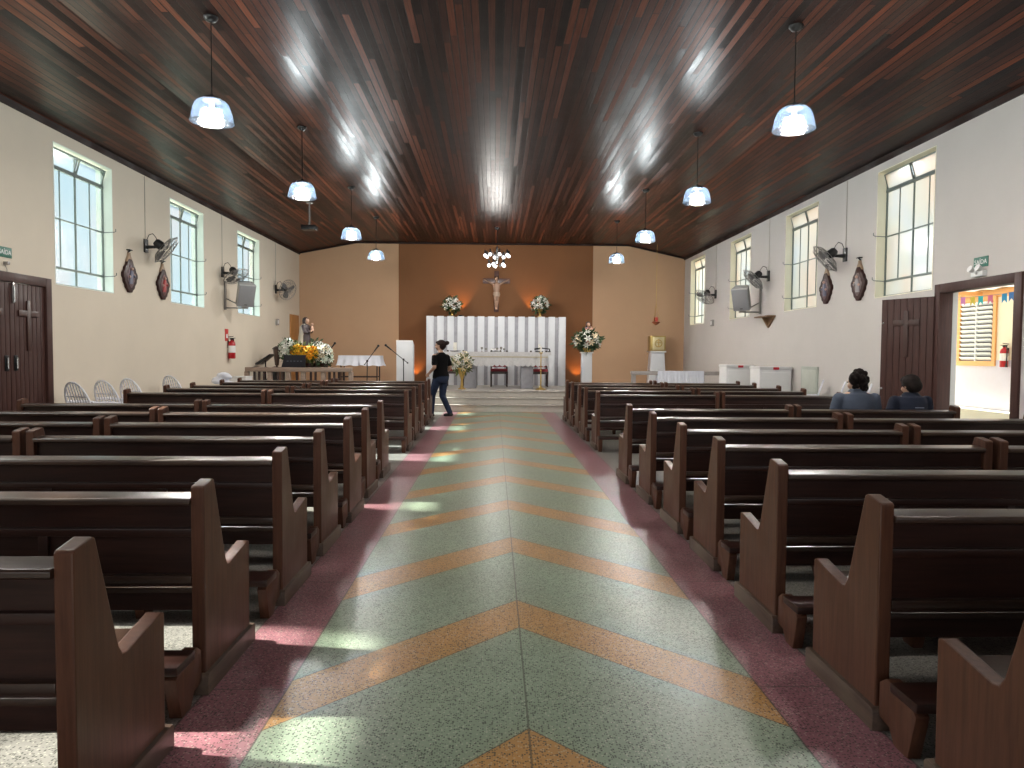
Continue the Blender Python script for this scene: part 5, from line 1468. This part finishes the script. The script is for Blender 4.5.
remeshed(b, 'shirt', mat('black_cotton', (0.003, 0.003, 0.0035), 0.9, spec=0.15, var=0.2), 0.012, 3, wk)
b = MB()
b.loft([((0, -.005, .98), .16, .12), ((0, -.015, .90), .172, .13), ((0, -.01, .82), .168, .12), ((0, 0, .76), .12, .10)], 18)
for h_, k_, a_ in legs: b.capsule(h_, k_, .090, .064).capsule(k_, a_, .064, .052)
remeshed(b, 'jeans', mat('blue_denim', (0.010, 0.021, 0.055), 0.85, var=0.3, scale=18), 0.012, 3, wk)
for (x, y, z), tip in ((ankL, 0.0), (ankR, -0.02)):
    b = MB().capsule((x, y - 0.03, z - 0.04), (x, y + 0.13, 0.035 if tip == 0 else 0.045), .042, .036).sph((x, y - .03, z - .045), .04, 10)
    remeshed(b, 'shoe', mat('black_shoe', (0.012, 0.012, 0.013), 0.5), 0.009, 2, wk)
eyes(wk, Mh)
hair_piece(wk, Mh, [((0, -0.03, 0.045), 0.092, (.98, 1.05, .98)), ((0, -0.055, 0.0), 0.075, (1, .9, 1.1)), ((0, 0.02, 0.075), 0.065, (1.05, 1, .6)), ((0.03, -0.135, 0.055), 0.048, (1, 1, 1)), ((0, -0.05, -0.05), 0.05, (1, .8, 1))], mat('brown_hair', (0.022, 0.011, 0.009), 0.7, var=0.4, scale=40, spec=0.2))

# --- two people sitting in the sixth pew
def sitter(x, y, lab, scale, shirt_m, pants_m, hair, yaw, wide=1.0, slope=0.0, hairm=M_HAIR):
    t = thing('person', lab, 'person', (x, y, 0), 0)
    S = scale
    z0 = 0.46
    def Z(z): return z0 + (z) * S
    T = [((0, 0, Z(0.02)), .16 * wide, .12), ((0, -.02, Z(.10)), .165 * wide, .12), ((0, -.03, Z(.22)), .145 * wide, .10), ((0, -.02, Z(.34)), .155 * wide, .105), ((0, -.015, Z(.45)), .17 * wide, .10), ((0, -.015, Z(.52)), .135 * wide, .08), ((0, -.01, Z(.56)), .062, .055)]
    b = MB(); torso(b, T)
    b.capsule((0, -.01, Z(.53)), (0, .005, Z(.59)), .052, .047)
    M = head(b, (0, 0.01, Z(.56) + 0.080), 0.98, yaw, R(-6))
    for s in (-1, 1):
        hp, kn, an = (s * .10, .02, Z(.09)), (s * .12, .43, Z(.07)), (s * .12, .40, .08)
        b.capsule(hp, kn, .075, .052).capsule(kn, an, .052, .036)
        b.capsule((s * .12, .38, .05), (s * .12, .54, .04), .036, .032)
        sh, el, wr = (s * .185 * wide, -.01, Z(.47)), (s * .235 * wide, .02, Z(.22)), (s * .12, .25, Z(.17))
        b.capsule(sh, el, .047, .037).capsule(el, wr, .036, .026)
        hand(b, Vector(wr) + Vector((-s * .02, .02, -.004)), (-s * .5, 1, -.10), (-s * .2, -.1, -1), 0.92)
    remeshed(b, 'body', M_SK, 0.009, 3, t)
    b = MB(); torso(b, T[:-1], 0.020)
    b.loft([((0, -.015, Z(.49)), .165 * wide, .09), ((0, -.012, Z(.545)), .10, .075), ((0, -.01, Z(.575)), .072, .064)])
    for s in (-1, 1):
        sh, el = Vector((s * .185 * wide, -.01, Z(.465))), Vector((s * .235 * wide, .02, Z(.22)))
        b.capsule(sh, sh.lerp(el, .75), .068, .062)
    sh_o = remeshed(b, 'shirt', shirt_m, 0.012, 4, t)
    b = MB()
    b.loft([((0, -.01, Z(-.005)), .175 * wide, .14), ((0, 0, Z(.12)), .175 * wide, .135)])
    for s in (-1, 1):
        hp, kn, an = (s * .10, .02, Z(.085)), (s * .12, .43, Z(.075)), (s * .12, .40, .12)
        b.capsule(hp, kn, .085, .064).capsule(kn, an, .064, .050)
    remeshed(b, 'trousers', pants_m, 0.012, 3, t)
    for s in (-1, 1):
        remeshed(MB().capsule((s * .12, .37, .05), (s * .12, .55, .042), .045, .040), 'shoe', mat('black_shoe', (0.012, 0.012, 0.013), 0.5), 0.010, 2, t)
    eyes(t, M)
    hair_piece(t, M, hair, hairm)
    return t, sh_o, Z
CURLS = []
_r = random.Random(5)
for i in range(46):   # loose curls over the back of the head, and a gathered knot on one side
    a, e = _r.uniform(PI * 0.95, PI * 2.05), _r.uniform(-0.9, 1.3)
    CURLS.append(((0.10 * math.cos(a) * math.cos(e) + 0.012, -0.02 + 0.10 * math.sin(a) * math.cos(e), 0.03 + 0.11 * math.sin(e)), _r.uniform(0.022, 0.038), (1, 1, 1)))
for i in range(16):
    CURLS.append(((-0.10 + _r.uniform(-.03, .03), -0.055 + _r.uniform(-.03, .03), 0.075 + _r.uniform(-.035, .03)), _r.uniform(0.022, 0.034), (1, 1, 1)))
for i in range(14):
    CURLS.append(((0.05 + _r.uniform(-.05, .04), -0.07 + _r.uniform(-.02, .02), -0.06 + _r.uniform(-.04, .03)), _r.uniform(0.022, 0.034), (1, 1, 1)))
SY_ = 7.73 + 0.30
x1 = at_y(856.5, 385, SY_).x; x2 = at_y(910.5, 385, SY_).x
sitter(x1, SY_, 'person with dark curly gathered hair in a grey-blue shirt sitting in a right pew', 1.03, mat('greyblue_shirt', (0.055, 0.070, 0.105), 0.85, var=0.15, scale=10), mat('dark_trousers', (0.03, 0.03, 0.04), 0.85),
       [((0, -0.02, 0.045), 0.094, (1.0, 1.05, 1.0))] + CURLS,
       R(28), 1.12, hairm=mat('curly_hair', (0.012, 0.007, 0.006), 0.85, var=0.5, scale=50, bump=1.0, spec=0.2))
t, sh_o, Z = sitter(x2, SY_, 'person with short dark hair in a navy t-shirt sitting near the open door', 0.97, mat('navy_cotton', (0.006, 0.010, 0.027), 0.85, var=0.15), mat('dark_trousers', (0.03, 0.03, 0.04), 0.85),
       [((0, -0.02, 0.045), 0.100, (1.0, 1.06, .95)), ((0, -0.06, 0.0), 0.085, (1.05, .95, 1.0)), ((0, 0.03, 0.075), 0.072, (1.1, 1, .65)), ((0, -0.05, -0.045), 0.055, (1.1, .8, .8))],
       R(14), 1.0)
k = MB()
for i, (a, bb) in enumerate(((-0.05, 0.05), (-0.03, 0.03), (-0.055, 0.055))): k.box(a + 0.03, bb + 0.03, -0.146 + i * 0.002, -0.134, Z(.36) + 0.03 - i * 0.028, Z(.36) + 0.042 - i * 0.028, 0.002)
k.build('shirt_print', mat('print_grey', (0.16, 0.18, 0.24), 0.8), sh_o)

# ------------------------------------------------------------------ the yard seen through the right door
BX = 14.0
ob = thing('outbuilding', 'low white building with a louvred window across the yard beyond the open door', 'building', (BX, 20, -0.05))
M_OWL = mat('outside_wall_lilac', (0.60, 0.585, 0.70), 0.8, var=0.04); M_OWU = mat('outside_wall_cream', (0.78, 0.72, 0.58), 0.8, var=0.05); M_ORG = mat('orange_paint', (0.70, 0.36, 0.13), 0.6, var=0.05)
MB().box(0, 0.3, -12, 14, 0, 1.40).build('lower_wall', M_OWL, ob, smooth=0)
MB().box(0.0, 0.3, -12, 14, 1.40, 3.4).build('upper_wall', M_OWU, ob, smooth=0)
MB().box(-0.25, 3.5, -12, 14, 3.4, 3.52).box(-0.02, 0.0, -12, 14, 3.15, 3.4).build('eave', M_ORG, ob, smooth=0)
def roofing_sheet():
    m, nt, b = new_mat('translucent_roofing')
    nt.nodes.remove(b)
    a = N(nt, 'ShaderNodeBsdfTranslucent', i_Color=(0.185, 0.175, 0.17, 1)); d = N(nt, 'ShaderNodeBsdfDiffuse', i_Color=(0.55, 0.42, 0.25, 1))
    x = N(nt, 'ShaderNodeMixShader', i_0=0.4)
    nt.links.new(a.outputs[0], x.inputs[1]); nt.links.new(d.outputs[0], x.inputs[2]); nt.links.new(x.outputs[0], nt.nodes['Material Output'].inputs[0])
    return m
pr_ = thing('patio_roof', 'translucent yellowish patio roof over the yard outside the open door', 'roof', (9.3, 16, 3.32))
mb = MB()
k_ = 150; pv = []
for i in range(k_ + 1):
    yy_ = -16 + 32.0 * i / k_
    for x_ in (0.0, 4.65): pv.append((x_, yy_, 0.02 * math.sin(i * PI / 2)))
mb.faces(pv, [(2 * i, 2 * i + 1, 2 * i + 3, 2 * i + 2) for i in range(k_)])
mb.build('roofing', roofing_sheet(), pr_, smooth=60)
for yy_ in (-12, -8, -4, 0, 4, 8, 12): MB().box(0.0, 4.6, yy_ - 0.04, yy_ + 0.04, -0.14, -0.03).build('rafter', M_ORG, pr_)
for yy_ in (-12, -4, 12): MB().box(0.1, 0.2, yy_ - 0.05, yy_ + 0.05, -3.37, -0.14).build('post', M_ORG, pr_)
w0, w1 = at_x(961.5, 330, BX), at_x(994, 330, BX)
zt_, zb_ = at_x(978, 302, BX).z + 0.05, at_x(978, 361, BX).z + 0.05
ya, yb = w1.y - 20, w0.y - 20
mb = MB()
for (y0, y1, z0, z1) in ((ya - .12, ya, zb_, zt_), (yb, yb + .12, zb_, zt_), (ya - .12, yb + .12, zb_ - .14, zb_), (ya - .12, yb + .12, zt_, zt_ + .12)): mb.box(-0.05, 0.02, y0, y1, z0, z1)
fr = mb.build('window_frame', M_ORG, ob, smooth=0)
mb = MB()
n = 13
for i in range(n):
    z = zb_ + (i + .5) * (zt_ - zb_) / n
    for y0, y1 in ((ya + .03, (ya + yb) / 2 - .03), ((ya + yb) / 2 + .03, yb - .03)):
        mb.box(-0.06, 0.06, y0, y1, -0.006, 0.006, mtx=Matrix.Translation((-0.03, 0, z)) @ Matrix.Rotation(R(50), 4, 'Y'))
mb.box(-0.05, 0.0, (ya + yb) / 2 - .03, (ya + yb) / 2 + .03, zb_, zt_)
mb.build('louvres', mat('louvre_glass', (0.66, 0.69, 0.72), 0.3), fr, smooth=0)
MB().box(-0.004, 0.0, ya, yb, zb_, zt_).build('dark_interior', mat('dark_room', (0.10, 0.10, 0.11), 0.7), fr, smooth=0)  # dark sheet painted as the shaded room behind the louvres
p = at_x(1008, 358, BX)
extinguisher((BX, p.y, p.z), R(-90), 'red fire extinguisher on the outbuilding wall across the yard').scale = (1.25, 1.25, 1.25)
# bunting under the eave
bp0 = Vector((9.6, at_x(955, 296, 9.6).y + 1.0, 0)); bp1 = Vector((9.6, at_x(1020, 296, 9.6).y - 1.5, 0))
zbn = at_x(985, 295, 9.6).z
bt = thing('bunting', 'string of coloured paper flags hanging outside above the open door', 'bunting', (9.6, 0, zbn))
y0_, y1_ = 11.4, 15.6
MB().path([(0, y0_ + (y1_ - y0_) * i / 12, 0.10 - 0.12 * math.sin(PI * i / 12)) for i in range(13)], 0.005, 5).build('string', M_WIRE, bt)
FC = [(0.05, 0.35, 0.62), (0.75, 0.20, 0.30), (0.05, 0.50, 0.50), (0.80, 0.60, 0.08), (0.70, 0.25, 0.55), (0.08, 0.22, 0.50)]
for i in range(15):
    y = y0_ + 0.15 + (y1_ - y0_ - .3) * i / 14
    z = 0.10 - 0.12 * math.sin(PI * (y - y0_) / (y1_ - y0_))
    a = 0.065
    MB().prism([(y - a, z), (y + a, z), (y + a, z - 0.17), (y, z - 0.11), (y - a, z - 0.17)], 0, -0.004, 0.004, mtx=Matrix.Translation((random.uniform(-.05, .05), 0, 0))).build('flag', mat('paper_%d' % (i % 6), FC[i % 6], 0.8), bt)
